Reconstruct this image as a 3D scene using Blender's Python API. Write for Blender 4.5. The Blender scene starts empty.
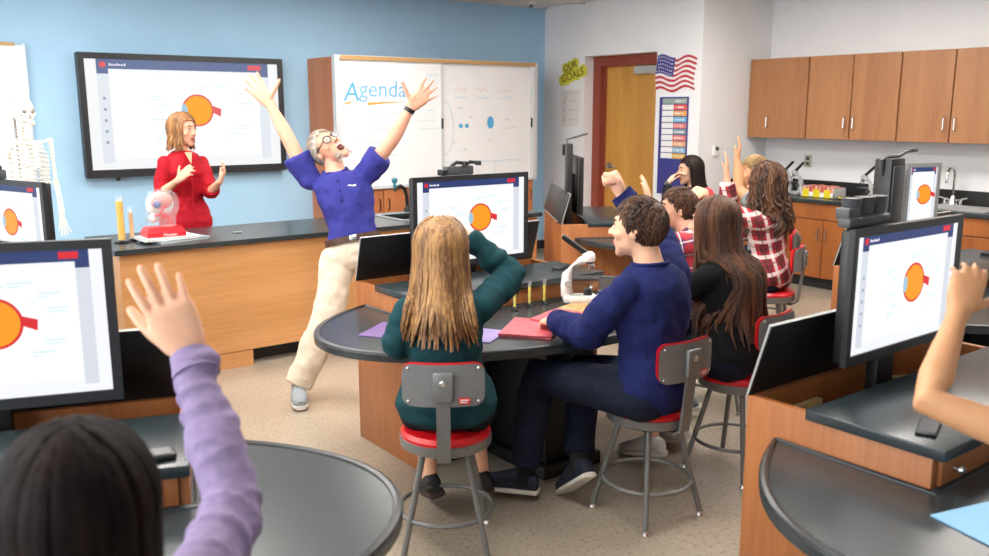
import bpy, bmesh, math, random
from mathutils import Vector, Matrix, Euler, noise
R = math.radians
V = Vector
scene = bpy.context.scene
COL = scene.collection
random.seed(7)

# ------------------------------------------------------------------ camera
cam_d = bpy.data.cameras.new('camera')
cam_d.sensor_width = 36.0
cam_d.lens = 875.0 * 36.0 / 989.0
cam_d.clip_start = 0.05
cam = bpy.data.objects.new('camera', cam_d)
COL.objects.link(cam)
cam.location = (0, 0, 1.6)
cam.rotation_euler = (R(90) - math.atan(168 / 875.0), 0, R(52.85 - 90))
cam_d.dof.use_dof = True
cam_d.dof.focus_distance = 4.3
cam_d.dof.aperture_fstop = 3.6
scene.camera = cam

# ------------------------------------------------------------------ world, exposure
world = bpy.data.worlds.new('world')
scene.world = world
world.use_nodes = True
bg = world.node_tree.nodes['Background']
bg.inputs[0].default_value = (0.75, 0.87, 1.0, 1)
bg.inputs[1].default_value = 1.0
vs = scene.view_settings
vs.view_transform = 'Standard'
vs.look = 'None'
vs.exposure = 0.1
vs.gamma = 1.0
vs.use_curve_mapping = False
try:
    scene.cycles.use_denoising = True
    scene.cycles.max_bounces = 8
    scene.cycles.diffuse_bounces = 4
    scene.cycles.caustics_reflective = False
    scene.cycles.caustics_refractive = False
    scene.cycles.sample_clamp_indirect = 6.0
except Exception:
    pass

def area_light(name, loc, rot, sx, sy, power, col):
    d = bpy.data.lights.new(name, 'AREA')
    d.shape = 'RECTANGLE'
    d.size, d.size_y, d.energy, d.color = sx, sy, power, col
    o = bpy.data.objects.new(name, d)
    COL.objects.link(o)
    o.location, o.rotation_euler = loc, rot
    return o
# daylight through the windows of the side wall
for wy in (0.2, 2.3, 4.4):
    area_light('window_daylight', (-2.42, wy, 1.65), (0, R(-90), 0), 1.5, 1.7, 62, (0.93, 0.97, 1.0))

# ------------------------------------------------------------------ materials
def lin(h):
    c = [int(h[i:i + 2], 16) / 255 for i in (0, 2, 4)]
    return tuple((x / 12.92 if x <= 0.04045 else ((x + 0.055) / 1.055) ** 2.4) for x in c) + (1,)
MATS = {}
def nmat(name):
    m = bpy.data.materials.new(name)
    m.use_nodes = True
    nt = m.node_tree
    return m, nt, nt.nodes['Principled BSDF']
def mat(name, hexc, rough=0.5, metal=0.0, var=0.0, scale=40.0, bump=0.0, spec=0.5, stretch=(1, 1, 1), trans=0.0, alpha=1.0, coat=0.0, sss=0.0, bscale=None, emit=0.0):
    if name in MATS:
        return MATS[name]
    m, nt, p = nmat(name)
    L = nt.links
    c = lin(hexc)
    p.inputs['Base Color'].default_value = c
    p.inputs['Roughness'].default_value = rough
    p.inputs['Metallic'].default_value = metal
    p.inputs['Specular IOR Level'].default_value = spec
    p.inputs['Transmission Weight'].default_value = trans
    p.inputs['Alpha'].default_value = alpha
    p.inputs['Coat Weight'].default_value = coat
    if sss:
        p.inputs['Subsurface Weight'].default_value = sss
        p.inputs['Subsurface Radius'].default_value = (0.012, 0.005, 0.003)
        p.inputs['Subsurface Scale'].default_value = 1.0
    if emit:
        p.inputs['Emission Color'].default_value = c
        p.inputs['Emission Strength'].default_value = emit
    if var or bump:
        tc = nt.nodes.new('ShaderNodeTexCoord')
        mp = nt.nodes.new('ShaderNodeMapping')
        mp.inputs['Scale'].default_value = stretch
        L.new(tc.outputs['Object'], mp.inputs[0])
        nz = nt.nodes.new('ShaderNodeTexNoise')
        nz.inputs['Scale'].default_value = scale
        nz.inputs['Detail'].default_value = 4
        L.new(mp.outputs[0], nz.inputs[0])
        if var:
            mx = nt.nodes.new('ShaderNodeMix')
            mx.data_type = 'RGBA'
            mx.inputs[6].default_value = tuple(x * (1 - var) for x in c[:3]) + (1,)
            mx.inputs[7].default_value = tuple(min(1, x * (1 + var)) for x in c[:3]) + (1,)
            mr = nt.nodes.new('ShaderNodeMapRange')
            mr.inputs[1].default_value = 0.3
            mr.inputs[2].default_value = 0.7
            L.new(nz.outputs[0], mr.inputs[0])
            L.new(mr.outputs[0], mx.inputs[0])
            L.new(mx.outputs[2], p.inputs['Base Color'])
        if bump:
            n2 = nz
            if bscale:
                n2 = nt.nodes.new('ShaderNodeTexNoise')
                n2.inputs['Scale'].default_value = bscale
                L.new(mp.outputs[0], n2.inputs[0])
            b = nt.nodes.new('ShaderNodeBump')
            b.inputs['Strength'].default_value = bump
            b.inputs['Distance'].default_value = 0.01
            L.new(n2.outputs[0], b.inputs['Height'])
            L.new(b.outputs[0], p.inputs['Normal'])
    MATS[name] = m
    return m
def wood(name, hexa, hexb, rough=0.42, axis='z', scale=7.0, coat=0.15):
    m, nt, p = nmat(name)
    L = nt.links
    tc = nt.nodes.new('ShaderNodeTexCoord')
    mp = nt.nodes.new('ShaderNodeMapping')
    s = {'z': (1, 1, 0.07), 'x': (0.07, 1, 1), 'y': (1, 0.07, 1)}[axis]
    mp.inputs['Scale'].default_value = s
    oi = nt.nodes.new('ShaderNodeObjectInfo')
    ad = nt.nodes.new('ShaderNodeVectorMath')
    ad.operation = 'ADD'
    L.new(tc.outputs['Object'], mp.inputs[0])
    sc_ = nt.nodes.new('ShaderNodeMath'); sc_.operation = 'MULTIPLY'; sc_.inputs[1].default_value = 13.0
    L.new(oi.outputs['Random'], sc_.inputs[0])
    L.new(mp.outputs[0], ad.inputs[0]); L.new(sc_.outputs[0], ad.inputs[1])
    n1 = nt.nodes.new('ShaderNodeTexNoise')
    n1.inputs['Scale'].default_value = scale
    n1.inputs['Detail'].default_value = 6
    n1.inputs['Roughness'].default_value = 0.65
    n1.inputs['Distortion'].default_value = 0.6
    L.new(ad.outputs[0], n1.inputs[0])
    n2 = nt.nodes.new('ShaderNodeTexNoise')
    n2.inputs['Scale'].default_value = scale * 14
    n2.inputs['Detail'].default_value = 2
    L.new(ad.outputs[0], n2.inputs[0])
    mixf = nt.nodes.new('ShaderNodeMath'); mixf.operation = 'MULTIPLY_ADD'
    mixf.inputs[1].default_value = 0.35
    L.new(n2.outputs[0], mixf.inputs[0]); L.new(n1.outputs[0], mixf.inputs[2])
    cr = nt.nodes.new('ShaderNodeValToRGB')
    cr.color_ramp.elements[0].position = 0.45; cr.color_ramp.elements[0].color = lin(hexb)
    cr.color_ramp.elements[1].position = 0.85; cr.color_ramp.elements[1].color = lin(hexa)
    L.new(mixf.outputs[0], cr.inputs[0])
    L.new(cr.outputs[0], p.inputs['Base Color'])
    p.inputs['Roughness'].default_value = rough
    p.inputs['Coat Weight'].default_value = coat
    p.inputs['Coat Roughness'].default_value = 0.3
    MATS[name] = m
    return m
def emat(name, hexc, strength=1.0):
    if name in MATS:
        return MATS[name]
    m = bpy.data.materials.new(name)
    m.use_nodes = True
    nt = m.node_tree
    p = nt.nodes['Principled BSDF']
    p.inputs['Base Color'].default_value = (0.01, 0.01, 0.01, 1)
    p.inputs['Roughness'].default_value = 0.25
    p.inputs['Emission Color'].default_value = lin(hexc)
    p.inputs['Emission Strength'].default_value = strength
    MATS[name] = m
    return m
def plaid(name, base, c1, c2, c3, scale=14.0):
    """woven check in the shirt's own coordinates"""
    m, nt, p = nmat(name)
    L = nt.links
    tc = nt.nodes.new('ShaderNodeTexCoord')
    sp = nt.nodes.new('ShaderNodeSeparateXYZ')
    mp = nt.nodes.new('ShaderNodeMapping')
    mp.inputs['Rotation'].default_value = (0, R(18), R(37))
    L.new(tc.outputs['Object'], mp.inputs[0]); L.new(mp.outputs[0], sp.inputs[0])
    def stripe(sock, ph, width):
        a = nt.nodes.new('ShaderNodeMath'); a.operation = 'MULTIPLY_ADD'
        a.inputs[1].default_value = scale; a.inputs[2].default_value = ph
        L.new(sock, a.inputs[0])
        f = nt.nodes.new('ShaderNodeMath'); f.operation = 'FRACT'
        L.new(a.outputs[0], f.inputs[0])
        g = nt.nodes.new('ShaderNodeMath'); g.operation = 'LESS_THAN'; g.inputs[1].default_value = width
        L.new(f.outputs[0], g.inputs[0])
        return g.outputs[0]
    cur = None
    prev = lin(base)
    for sock, ph, w, col, fac in ((sp.outputs[0], 0, .4, c1, .75), (sp.outputs[2], 0, .4, c1, .6), (sp.outputs[0], .45, .22, c2, .7), (sp.outputs[2], .5, .22, c2, .75), (sp.outputs[2], .8, .08, c3, .8), (sp.outputs[0], .8, .08, c3, .8)):
        s = stripe(sock, ph, w)
        ff = nt.nodes.new('ShaderNodeMath'); ff.operation = 'MULTIPLY'; ff.inputs[1].default_value = fac
        L.new(s, ff.inputs[0])
        mx = nt.nodes.new('ShaderNodeMix'); mx.data_type = 'RGBA'
        L.new(ff.outputs[0], mx.inputs[0])
        if cur is None:
            mx.inputs[6].default_value = prev
        else:
            L.new(cur, mx.inputs[6])
        mx.inputs[7].default_value = lin(col)
        cur = mx.outputs[2]
    L.new(cur, p.inputs['Base Color'])
    p.inputs['Roughness'].default_value = 0.85
    MATS[name] = m
    return m

# ------------------------------------------------------------------ mesh builder
class B:
    def __init__(s):
        s.v, s.f = [], []
    def add(s, vs_, fs):
        o = len(s.v)
        s.v += [V(x) for x in vs_]
        s.f += [tuple(i + o for i in f) for f in fs]
        return s
    def box(s, x0, x1, y0, y1, z0, z1, bev=0.0, mtx=None):
        if bev <= 0:
            vs_ = [V((x, y, z)) for z in (z0, z1) for y in (y0, y1) for x in (x0, x1)]
            fs = [(0, 2, 3, 1), (4, 5, 7, 6), (0, 1, 5, 4), (2, 6, 7, 3), (0, 4, 6, 2), (1, 3, 7, 5)]
        else:
            b = min(bev, (x1 - x0) * .49, (y1 - y0) * .49, (z1 - z0) * .49)
            bm = bmesh.new()
            bmesh.ops.create_cube(bm, size=1)
            for v in bm.verts:
                v.co = V(((x0 + x1) / 2 + v.co.x * (x1 - x0), (y0 + y1) / 2 + v.co.y * (y1 - y0), (z0 + z1) / 2 + v.co.z * (z1 - z0)))
            bmesh.ops.bevel(bm, geom=bm.edges[:], offset=b, segments=2, profile=.5, affect='EDGES')
            bm.verts.index_update()
            vs_ = [v.co.copy() for v in bm.verts]
            fs = [tuple(v.index for v in f.verts) for f in bm.faces]
            bm.free()
        if mtx is not None:
            vs_ = [mtx @ v for v in vs_]
        return s.add(vs_, fs)
    def rings(s, rings, cap=True, closed=False):
        n = len(rings[0])
        vs_ = [p for r in rings for p in r]
        fs = []
        m = len(rings)
        for i in range(m if closed else m - 1):
            a, b = i * n, ((i + 1) % m) * n
            for j in range(n):
                k = (j + 1) % n
                fs.append((a + j, a + k, b + k, b + j))
        if cap and not closed:
            fs.append(tuple(reversed(range(n))))
            fs.append(tuple(range((m - 1) * n, m * n)))
        return s.add(vs_, fs)
    def tube(s, pts, rad, n=8, flat=1.0, up=None, closed=False, round_ends=False):
        pts = [V(p) for p in pts]
        rs = rad if isinstance(rad, (list, tuple)) else [rad] * len(pts)
        rs = list(rs)
        if round_ends:
            d0 = (pts[0] - pts[1]).normalized(); d1 = (pts[-1] - pts[-2]).normalized()
            r0, r1 = rs[0], rs[-1]
            head = [(pts[0] + d0 * r0 * math.sin(R(a)), r0 * math.cos(R(a))) for a in (85, 60, 30)]
            tail = [(pts[-1] + d1 * r1 * math.sin(R(a)), r1 * math.cos(R(a))) for a in (30, 60, 85)]
            pts = [h[0] for h in head] + pts + [h[0] for h in tail]
            rs = [h[1] for h in head] + rs + [h[1] for h in tail]
        m = len(pts)
        prev = None
        out = []
        for i in range(m):
            if closed:
                t = pts[(i + 1) % m] - pts[i - 1]
            else:
                t = pts[min(i + 1, m - 1)] - pts[max(i - 1, 0)]
            if t.length < 1e-9:
                t = V((0, 0, 1))
            t.normalize()
            if prev is None:
                u = V(up) if up is not None else (V((0, 0, 1)) if abs(t.z) < .9 else V((1, 0, 0)))
            else:
                u = prev
            u = (u - t * u.dot(t))
            if u.length < 1e-6:
                u = t.orthogonal()
            u.normalize()
            prev = u
            w = t.cross(u)
            r = rs[i]
            out.append([pts[i] + (u * math.cos(2 * math.pi * j / n) * r * flat + w * math.sin(2 * math.pi * j / n) * r) for j in range(n)])
        return s.rings(out, cap=True, closed=closed)
    def cyl(s, p0, p1, r0, r1=None, n=16):
        return s.tube([p0, p1], [r0, r0 if r1 is None else r1], n)
    def lathe(s, prof, c=(0, 0, 0), n=24, mtx=None, sx=1, sy=1):
        rr = []
        for r, z in prof:
            ring = [V((c[0] + sx * r * math.cos(2 * math.pi * j / n), c[1] + sy * r * math.sin(2 * math.pi * j / n), c[2] + z)) for j in range(n)]
            if mtx is not None:
                ring = [mtx @ p for p in ring]
            rr.append(ring)
        return s.rings(rr)
    def ell(s, c, r, rot=None, nu=14, nv=9):
        c = V(c)
        mtx = Matrix.Identity(3) if rot is None else (rot if isinstance(rot, Matrix) else Euler(rot).to_matrix())
        rr = []
        for i in range(nv + 1):
            th = math.pi * (0.02 + 0.96 * i / nv)
            rr.append([c + mtx @ V((r[0] * math.sin(th) * math.cos(2 * math.pi * j / nu), r[1] * math.sin(th) * math.sin(2 * math.pi * j / nu), -r[2] * math.cos(th))) for j in range(nu)])
        return s.rings(rr)
    def prism(s, poly, z0, z1, mtx=None):
        n = len(poly)
        vs_ = [V((p[0], p[1], z0)) for p in poly] + [V((p[0], p[1], z1)) for p in poly]
        if mtx is not None:
            vs_ = [mtx @ v for v in vs_]
        fs = [tuple(reversed(range(n))), tuple(range(n, 2 * n))] + [(i, (i + 1) % n, n + (i + 1) % n, n + i) for i in range(n)]
        return s.add(vs_, fs)
    def mesh(s, name, shift=None):
        me = bpy.data.meshes.new(name)
        vv = [v - shift for v in s.v] if shift is not None else s.v
        me.from_pydata([tuple(v) for v in vv], [], s.f)
        me.validate()
        bm = bmesh.new()
        bm.from_mesh(me)
        bmesh.ops.recalc_face_normals(bm, faces=bm.faces)
        bm.to_mesh(me)
        bm.free()
        return me
def smooth(me, on=True, ang=40):
    for p in me.polygons:
        p.use_smooth = on
    if on and ang:
        try:
            me.set_sharp_from_angle(angle=R(ang))
        except Exception:
            pass
def obj(name, b, m, parent=None, sm=True, shift=None, loc=None):
    """link a builder as one mesh object; a top-level one gets its origin at the middle of its base"""
    if parent is None and loc is None and shift is None and b.v:
        xs = [v.x for v in b.v]; ys = [v.y for v in b.v]; zs = [v.z for v in b.v]
        shift = V(((min(xs) + max(xs)) / 2, (min(ys) + max(ys)) / 2, min(zs)))
        loc = shift
    me = b.mesh(name, shift)
    smooth(me, sm)
    me.materials.append(MATS[m] if isinstance(m, str) else m)
    o = bpy.data.objects.new(name, me)
    COL.objects.link(o)
    if parent is not None:
        o.parent = parent
    if loc is not None:
        o.location = loc
    return o
def tag(o, label, cat, group=None):
    o['label'] = label
    o['category'] = cat
    if group:
        o['group'] = group
    return o
def thing(name, label, cat, loc=(0, 0, 0), rz=0.0, group=None):
    o = bpy.data.objects.new(name, None)
    o.empty_display_size = 0.1
    COL.objects.link(o)
    o.location = loc
    o.rotation_euler = (0, 0, rz)
    return tag(o, label, cat, group)
def struct(name, b, m, parent=None, sm=False):
    o = obj(name, b, m, parent, sm, loc=(0, 0, 0) if parent is None else None)
    o['kind'] = 'structure'
    return o
def dup(o, parent=None):
    c = o.copy()
    COL.objects.link(c)
    c.parent = parent
    for ch in o.children:
        dup(ch, c)
    return c
def text_b(s, size, thick=0.001, font_shear=0.0, mtx=None):
    cu = bpy.data.curves.new('lettering', 'FONT')
    cu.body = s
    cu.size = size
    cu.extrude = thick
    cu.shear = font_shear
    cu.align_x = 'CENTER'
    cu.align_y = 'CENTER'
    cu.resolution_u = 3
    o = bpy.data.objects.new('lettering', cu)
    COL.objects.link(o)
    dg = bpy.context.evaluated_depsgraph_get()
    me = bpy.data.meshes.new_from_object(o.evaluated_get(dg))
    b = B()
    b.add([(mtx @ v.co) if mtx is not None else v.co for v in me.vertices], [tuple(p.vertices) for p in me.polygons])
    bpy.data.objects.remove(o)
    bpy.data.curves.remove(cu)
    bpy.data.meshes.remove(me)
    return b
def frame_mtx(origin, xdir, ydir):
    x = V(xdir).normalized(); y = V(ydir).normalized(); z = x.cross(y)
    m = Matrix((x, y, z)).transposed().to_4x4()
    m.translation = V(origin)
    return m

wood('oak_counter', 'd39d68', 'bb854e', 0.38, 'x', 5)
wood('oak_station', 'ad6e3e', '8d532b', 0.42, 'z', 6)
wood('oak_pale', 'd9a566', 'c58c4e', 0.42, 'z', 6)
wood('oak_upper', 'a8754a', '8f5c36', 0.45, 'z', 6)
wood('oak_base', 'a9652f', '8d4f22', 0.42, 'z', 6)
wood('oak_cabinet', 'c07a4c', 'a86238', 0.45, 'z', 6)
wood('door_veneer', 'd3a050', 'bb8438', 0.4, 'z', 4)
mat('blue_paint', '9fc6e3', 0.75, var=0.03, scale=3, bump=0.04, bscale=300)
mat('white_paint', 'e9ebee', 0.75, var=0.02, scale=3, bump=0.04, bscale=300)
mat('ceiling_tile', 'e4e2de', 0.9, var=0.05, scale=120, bump=0.3)
mat('ceiling_grid', 'cfcecb', 0.6, var=0.03)
mat('base_rubber', '2c2e31', 0.55, var=0.1)
mat('red_brown_paint', '8a4030', 0.4, var=0.06, scale=12)
mat('epoxy', '2c3539', 0.27, var=0.12, scale=60, spec=0.55)
mat('epoxy_rim', '1f2529', 0.35, var=0.1, scale=60, spec=0.6)
mat('black_laminate', '131416', 0.45, var=0.1)
mat('black_plastic', '17181a', 0.4, var=0.1, scale=80)
mat('gray_plastic', '46494d', 0.45, var=0.08, scale=80)
mat('silver_plastic', 'a9aaab', 0.4, var=0.04)
mat('bezel', '2a2c2f', 0.3, var=0.08, scale=60)
mat('steel', 'c9cbcc', 0.25, metal=1.0, var=0.04)
mat('stool_steel', '77797a', 0.42, metal=0.35, var=0.06, scale=30)
mat('stool_plastic', '6f7172', 0.45, var=0.05, scale=30)
mat('red_vinyl', 'd2141f', 0.3, var=0.05, scale=20, spec=0.5)
mat('chrome', 'd5d7d9', 0.12, metal=1.0, var=0.03)
mat('whiteboard', 'eceef0', 0.22, var=0.015, scale=4)
mat('board_trim', 'd5d9dd', 0.35, metal=0.2, var=0.03)
mat('tan_trim', 'b99360', 0.5, var=0.05)
mat('white_plastic', 'e6e6e4', 0.35, var=0.03)
mat('bone', 'eae6dc', 0.5, var=0.06, scale=25, sss=0.05)
mat('paper', 'eeeeea', 0.7, var=0.02)
mat('yellow_print', 'd6cf3a', 0.6, var=0.06)
mat('black_print', '1b1b1d', 0.6, var=0.1)
mat('marker_blue', '4fa5d8', 0.6, var=0.08)
mat('marker_pale', '93c6dd', 0.6, var=0.05)
mat('marker_orange', 'e9a23c', 0.6, var=0.08)
mat('marker_grey', '9c938f', 0.6, var=0.08)
mat('marker_pink', 'e0a48e', 0.6, var=0.05)
mat('yellow_liquid', 'e3d21a', 0.25, var=0.05, emit=0.0)
mat('amber_liquid', 'e9b40c', 0.25, var=0.05)
mat('peach_liquid', 'edc78e', 0.25, var=0.05)
mat('glass', 'f4f8f8', 0.06, trans=0.0, alpha=0.08, var=0.02, spec=0.7)
mat('clear_acrylic', 'e9eef2', 0.1, alpha=0.16, var=0.02, spec=0.7)

# ------------------------------------------------------------------ floor, speckled polished concrete
m, nt, p = nmat('terrazzo')
L = nt.links
tc = nt.nodes.new('ShaderNodeTexCoord')
n1 = nt.nodes.new('ShaderNodeTexNoise'); n1.inputs['Scale'].default_value = 1.1; n1.inputs['Detail'].default_value = 5
n2 = nt.nodes.new('ShaderNodeTexNoise'); n2.inputs['Scale'].default_value = 55; n2.inputs['Detail'].default_value = 3
vo = nt.nodes.new('ShaderNodeTexVoronoi'); vo.inputs['Scale'].default_value = 48
for n_ in (n1, n2, vo):
    L.new(tc.outputs['Object'], n_.inputs['Vector'])
c1 = nt.nodes.new('ShaderNodeValToRGB')
c1.color_ramp.elements[0].position = .3; c1.color_ramp.elements[0].color = lin('988e80')
c1.color_ramp.elements[1].position = .72; c1.color_ramp.elements[1].color = lin('b3a896')
L.new(n1.outputs[0], c1.inputs[0])
c2 = nt.nodes.new('ShaderNodeValToRGB')
c2.color_ramp.elements[0].position = .08; c2.color_ramp.elements[0].color = (1, 1, 1, 1)
c2.color_ramp.elements[1].position = .16; c2.color_ramp.elements[1].color = (0, 0, 0, 1)
L.new(vo.outputs['Distance'], c2.inputs[0])
c3 = nt.nodes.new('ShaderNodeValToRGB')
c3.color_ramp.elements[0].position = .52; c3.color_ramp.elements[0].color = (0, 0, 0, 1)
c3.color_ramp.elements[1].position = .7; c3.color_ramp.elements[1].color = (1, 1, 1, 1)
L.new(n2.outputs[0], c3.inputs[0])
mx = nt.nodes.new('ShaderNodeMix'); mx.data_type = 'RGBA'; mx.inputs[7].default_value = lin('5f564a')
ml = nt.nodes.new('ShaderNodeMath'); ml.operation = 'MULTIPLY'; ml.inputs[1].default_value = .55
L.new(c3.outputs[0], ml.inputs[0]); L.new(ml.outputs[0], mx.inputs[0]); L.new(c1.outputs[0], mx.inputs[6])
mx2 = nt.nodes.new('ShaderNodeMix'); mx2.data_type = 'RGBA'; mx2.inputs[7].default_value = lin('c9bda8')
ml2 = nt.nodes.new('ShaderNodeMath'); ml2.operation = 'MULTIPLY'; ml2.inputs[1].default_value = .5
L.new(c2.outputs[0], ml2.inputs[0]); L.new(ml2.outputs[0], mx2.inputs[0]); L.new(mx.outputs[2], mx2.inputs[6])
L.new(mx2.outputs[2], p.inputs['Base Color'])
p.inputs['Roughness'].default_value = .3
p.inputs['Coat Weight'].default_value = .2
p.inputs['Coat Roughness'].default_value = .15
MATS['terrazzo'] = m
# ================================================================== the room
YB, XD, XC, YR, ZC = 7.794, 6.62, 7.67, 5.53, 2.71   # back wall, door wall, cabinet wall, return wall, ceiling
XL, YF = -2.3, -2.6
b = B().box(XL, XC + .2, YF, YB + .2, -.1, 0); struct('floor', b, 'terrazzo')
b = B().box(XL, XC + .2, YF, YB + .2, ZC + .02, ZC + .1); ceil = struct('ceiling', b, 'ceiling_tile')
# ceiling grid and tiles over the strip in view
tile_me = None
gb = B()
for i in range(13):
    gb.box(2.2 + i * .61 - .012, 2.2 + i * .61 + .012, 4.0, YB, ZC - .004, ZC + .02)
for i in range(7):
    gb.box(XL, XC, 4.1 + i * .61 - .012, 4.1 + i * .61 + .012, ZC - .003, ZC + .02)
struct('ceiling_grid', gb, 'ceiling_grid', ceil)
for i in range(7):
    for j in range(6):
        if tile_me is None:
            t0 = struct('ceiling_tile', B().box(-.29, .29, -.29, .29, 0, .018, bev=.006), 'ceiling_tile', ceil)
            tile_me = t0.data
            t = t0
        else:
            t = bpy.data.objects.new('ceiling_tile', tile_me); COL.objects.link(t); t.parent = ceil; t['kind'] = 'structure'
        t.location = (2.2 + (i + .5) * .61, 4.1 + (j + .5) * .61, ZC + .001)
b = B().box(XL - .1, XD + .3, YB, YB + .15, 0, ZC + .05); wb = struct('wall_back', b, 'blue_paint')
# door wall with the recessed doorway
DY0, DY1, DZ = 6.09, 7.13, 2.165
b = B()
b.box(XD, XD + .26, DY1, YB, 0, ZC + .05)
b.box(XD, XD + .26, YR, DY0, 0, ZC + .05)
b.box(XD, XD + .26, DY0, DY1, DZ, ZC + .05)
struct('wall_right', b, 'white_paint')
b = B().box(XD + .26, XC + .2, YR, YR + .12, 0, ZC + .05)
struct('wall_return', b, 'white_paint')
b = B().box(XC, XC + .15, YF, YR + .05, 0, ZC + .05)
struct('wall_cabinets', b, 'white_paint')
b = B().box(XL, XC + .15, YF - .15, YF, 0, ZC + .05)
struct('wall_front', b, 'white_paint')
# side wall with three window openings
b = B()
for y0, y1 in ((YF, -.7), (1.1, 1.4), (3.2, 3.5), (5.3, YB)):
    b.box(XL - .12, XL, y0, y1, 0, ZC + .05)
for y0, y1 in ((-.7, 1.1), (1.4, 3.2), (3.5, 5.3)):
    b.box(XL - .12, XL, y0, y1, 0, .9)
    b.box(XL - .12, XL, y0, y1, 2.4, ZC + .05)
struct('wall_left', b, 'white_paint')
for i, (y0, y1) in enumerate(((-.7, 1.1), (1.4, 3.2), (3.5, 5.3))):
    b = B()
    for a0, a1, c0, c1_ in ((y0, y0 + .05, .9, 2.4), (y1 - .05, y1, .9, 2.4), (y0, y1, .9, .95), (y0, y1, 2.35, 2.4), ((y0 + y1) / 2 - .02, (y0 + y1) / 2 + .02, .9, 2.4)):
        b.box(XL - .1, XL - .03, a0, a1, c0, c1_)
    struct('window_%d' % (i + 1), b, 'board_trim')
# baseboards
struct('baseboard_back', B().box(XL, XD, YB - .012, YB, 0, .1), 'base_rubber')
struct('baseboard_right', B().box(XD - .012, XD, DY1, YB - .012, 0, .1).box(XD - .012, XD, YR, DY0, 0, .1), 'base_rubber')
struct('baseboard_return', B().box(XD - .012, XC - .66, YR - .012, YR, 0, .1), 'base_rubber')
# door
d = struct('door_1', B().box(XD + .2, XD + .245, DY0 + .075, DY1 - .105, .01, 2.06, bev=.003), 'door_veneer')
fb = B()
fb.box(XD + .13, XD + .26, DY1 - .115, DY1 - .002, 0, 2.055)
fb.box(XD + .13, XD + .26, DY0 + .002, DY0 + .08, 0, 2.055)
fb.box(XD + .13, XD + .26, DY0 + .002, DY1 - .002, 2.055, DZ - .002)
fb.box(XD + .18, XD + .2, DY1 - .145, DY1 - .1, 0, 2.06)
struct('door_frame', fb, 'red_brown_paint', d)
hb = B().lathe([(.001, 0), (.033, 0), (.033, .012), (.012, .016), (.012, .05), (.001, .05)], n=16, mtx=frame_mtx((XD + .2, 6.92, 1.005), (0, 1, 0), (0, 0, 1)) @ Matrix.Scale(-1, 4, (0, 0, 1)))
hb.tube([(XD + .155, 6.92, 1.005), (XD + .15, 6.88, 1.005), (XD + .15, 6.80, 1.0)], .011, 8, round_ends=True)
struct('door_handle', hb, 'steel', d, True)
cb = B().box(XD + .13, XD + .19, 6.17, 6.53, 1.965, 2.045, bev=.008)
struct('door_closer', cb, 'silver_plastic', d)
cb = B().tube([(XD + .16, 6.45, 2.05), (XD + .15, 6.60, 2.075), (XD + .14, 6.46, 2.09)], .009, 6)
struct('closer_arm', cb, 'steel', d)
# sprinkler under the ceiling
sp = thing('ceiling_sprinkler', 'small white sprinkler head hanging from the ceiling above the whiteboard cabinet', 'sprinkler', (6.05, 7.35, ZC))
obj('cover_plate', B().lathe([(.001, -.004), (.05, -.004), (.045, -.02), (.02, -.03), (.001, -.03)]), 'white_plastic', sp)
obj('deflector', B().lathe([(.012, -.03), (.012, -.045), (.028, -.05), (.026, -.056), (.001, -.056)]), 'gray_plastic', sp)
# ceiling troffers that light the room
emat('troffer_glow', 'fff8f0', 20.0)
k = 0
tz = None
for tx, ty in [(x_, y_) for x_ in (-.9, 1.4, 3.7) for y_ in (2.3, 4.2, 6.0)] + [(5.75, 2.3), (5.75, 4.2)]:
    if True:
        if tz is None:
            tz = thing('ceiling_light', 'recessed white ceiling light panel above the desks', 'ceiling light', (tx, ty, ZC), 0, 'recessed ceiling light panels')
            fb = B()
            for q in ((-.32, -.29, -.62, .62), (.29, .32, -.62, .62), (-.32, .32, -.62, -.59), (-.32, .32, .59, .62)):
                fb.box(q[0], q[1], q[2], q[3], -.02, -.005)
            obj('frame', fb, 'white_plastic', tz)
            obj('diffuser', B().box(-.29, .29, -.59, .59, -.012, -.006), 'troffer_glow', tz)
        else:
            t = dup(tz); t.location = (tx, ty, ZC)

# ================================================================== back wall
# ---- screen content: a diagram of an eye on a white page (x right, y up, facing +z of the given matrix)
emat('scr_page', 'ffffff', .95); emat('scr_tool', 'd9dee8', .95); emat('scr_edge', 'eceef2', .95)
emat('scr_navy', '24386f', 1.0); emat('scr_red', 'd8202c', 1.0); emat('scr_orange', 'f79a12', 1.0); emat('scr_deep', 'e8551a', 1.0)
emat('scr_text', 'dcecf2', 1.0); emat('scr_lens', '9fc4dc', 1.0); emat('scr_ink', '8fa3b8', 1.0); emat('scr_white', 'f4f4f8', 1.0)
def disc_poly(cx, cy, rx, ry, n=36, a0=0, a1=360):
    return [(cx + rx * math.cos(R(a0 + (a1 - a0) * i / n)), cy + ry * math.sin(R(a0 + (a1 - a0) * i / n))) for i in range(n if a1 - a0 >= 360 else n + 1)]
def rect(x0, x1, y0, y1):
    return [(x0, y0), (x1, y0), (x1, y1), (x0, y1)]
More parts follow.
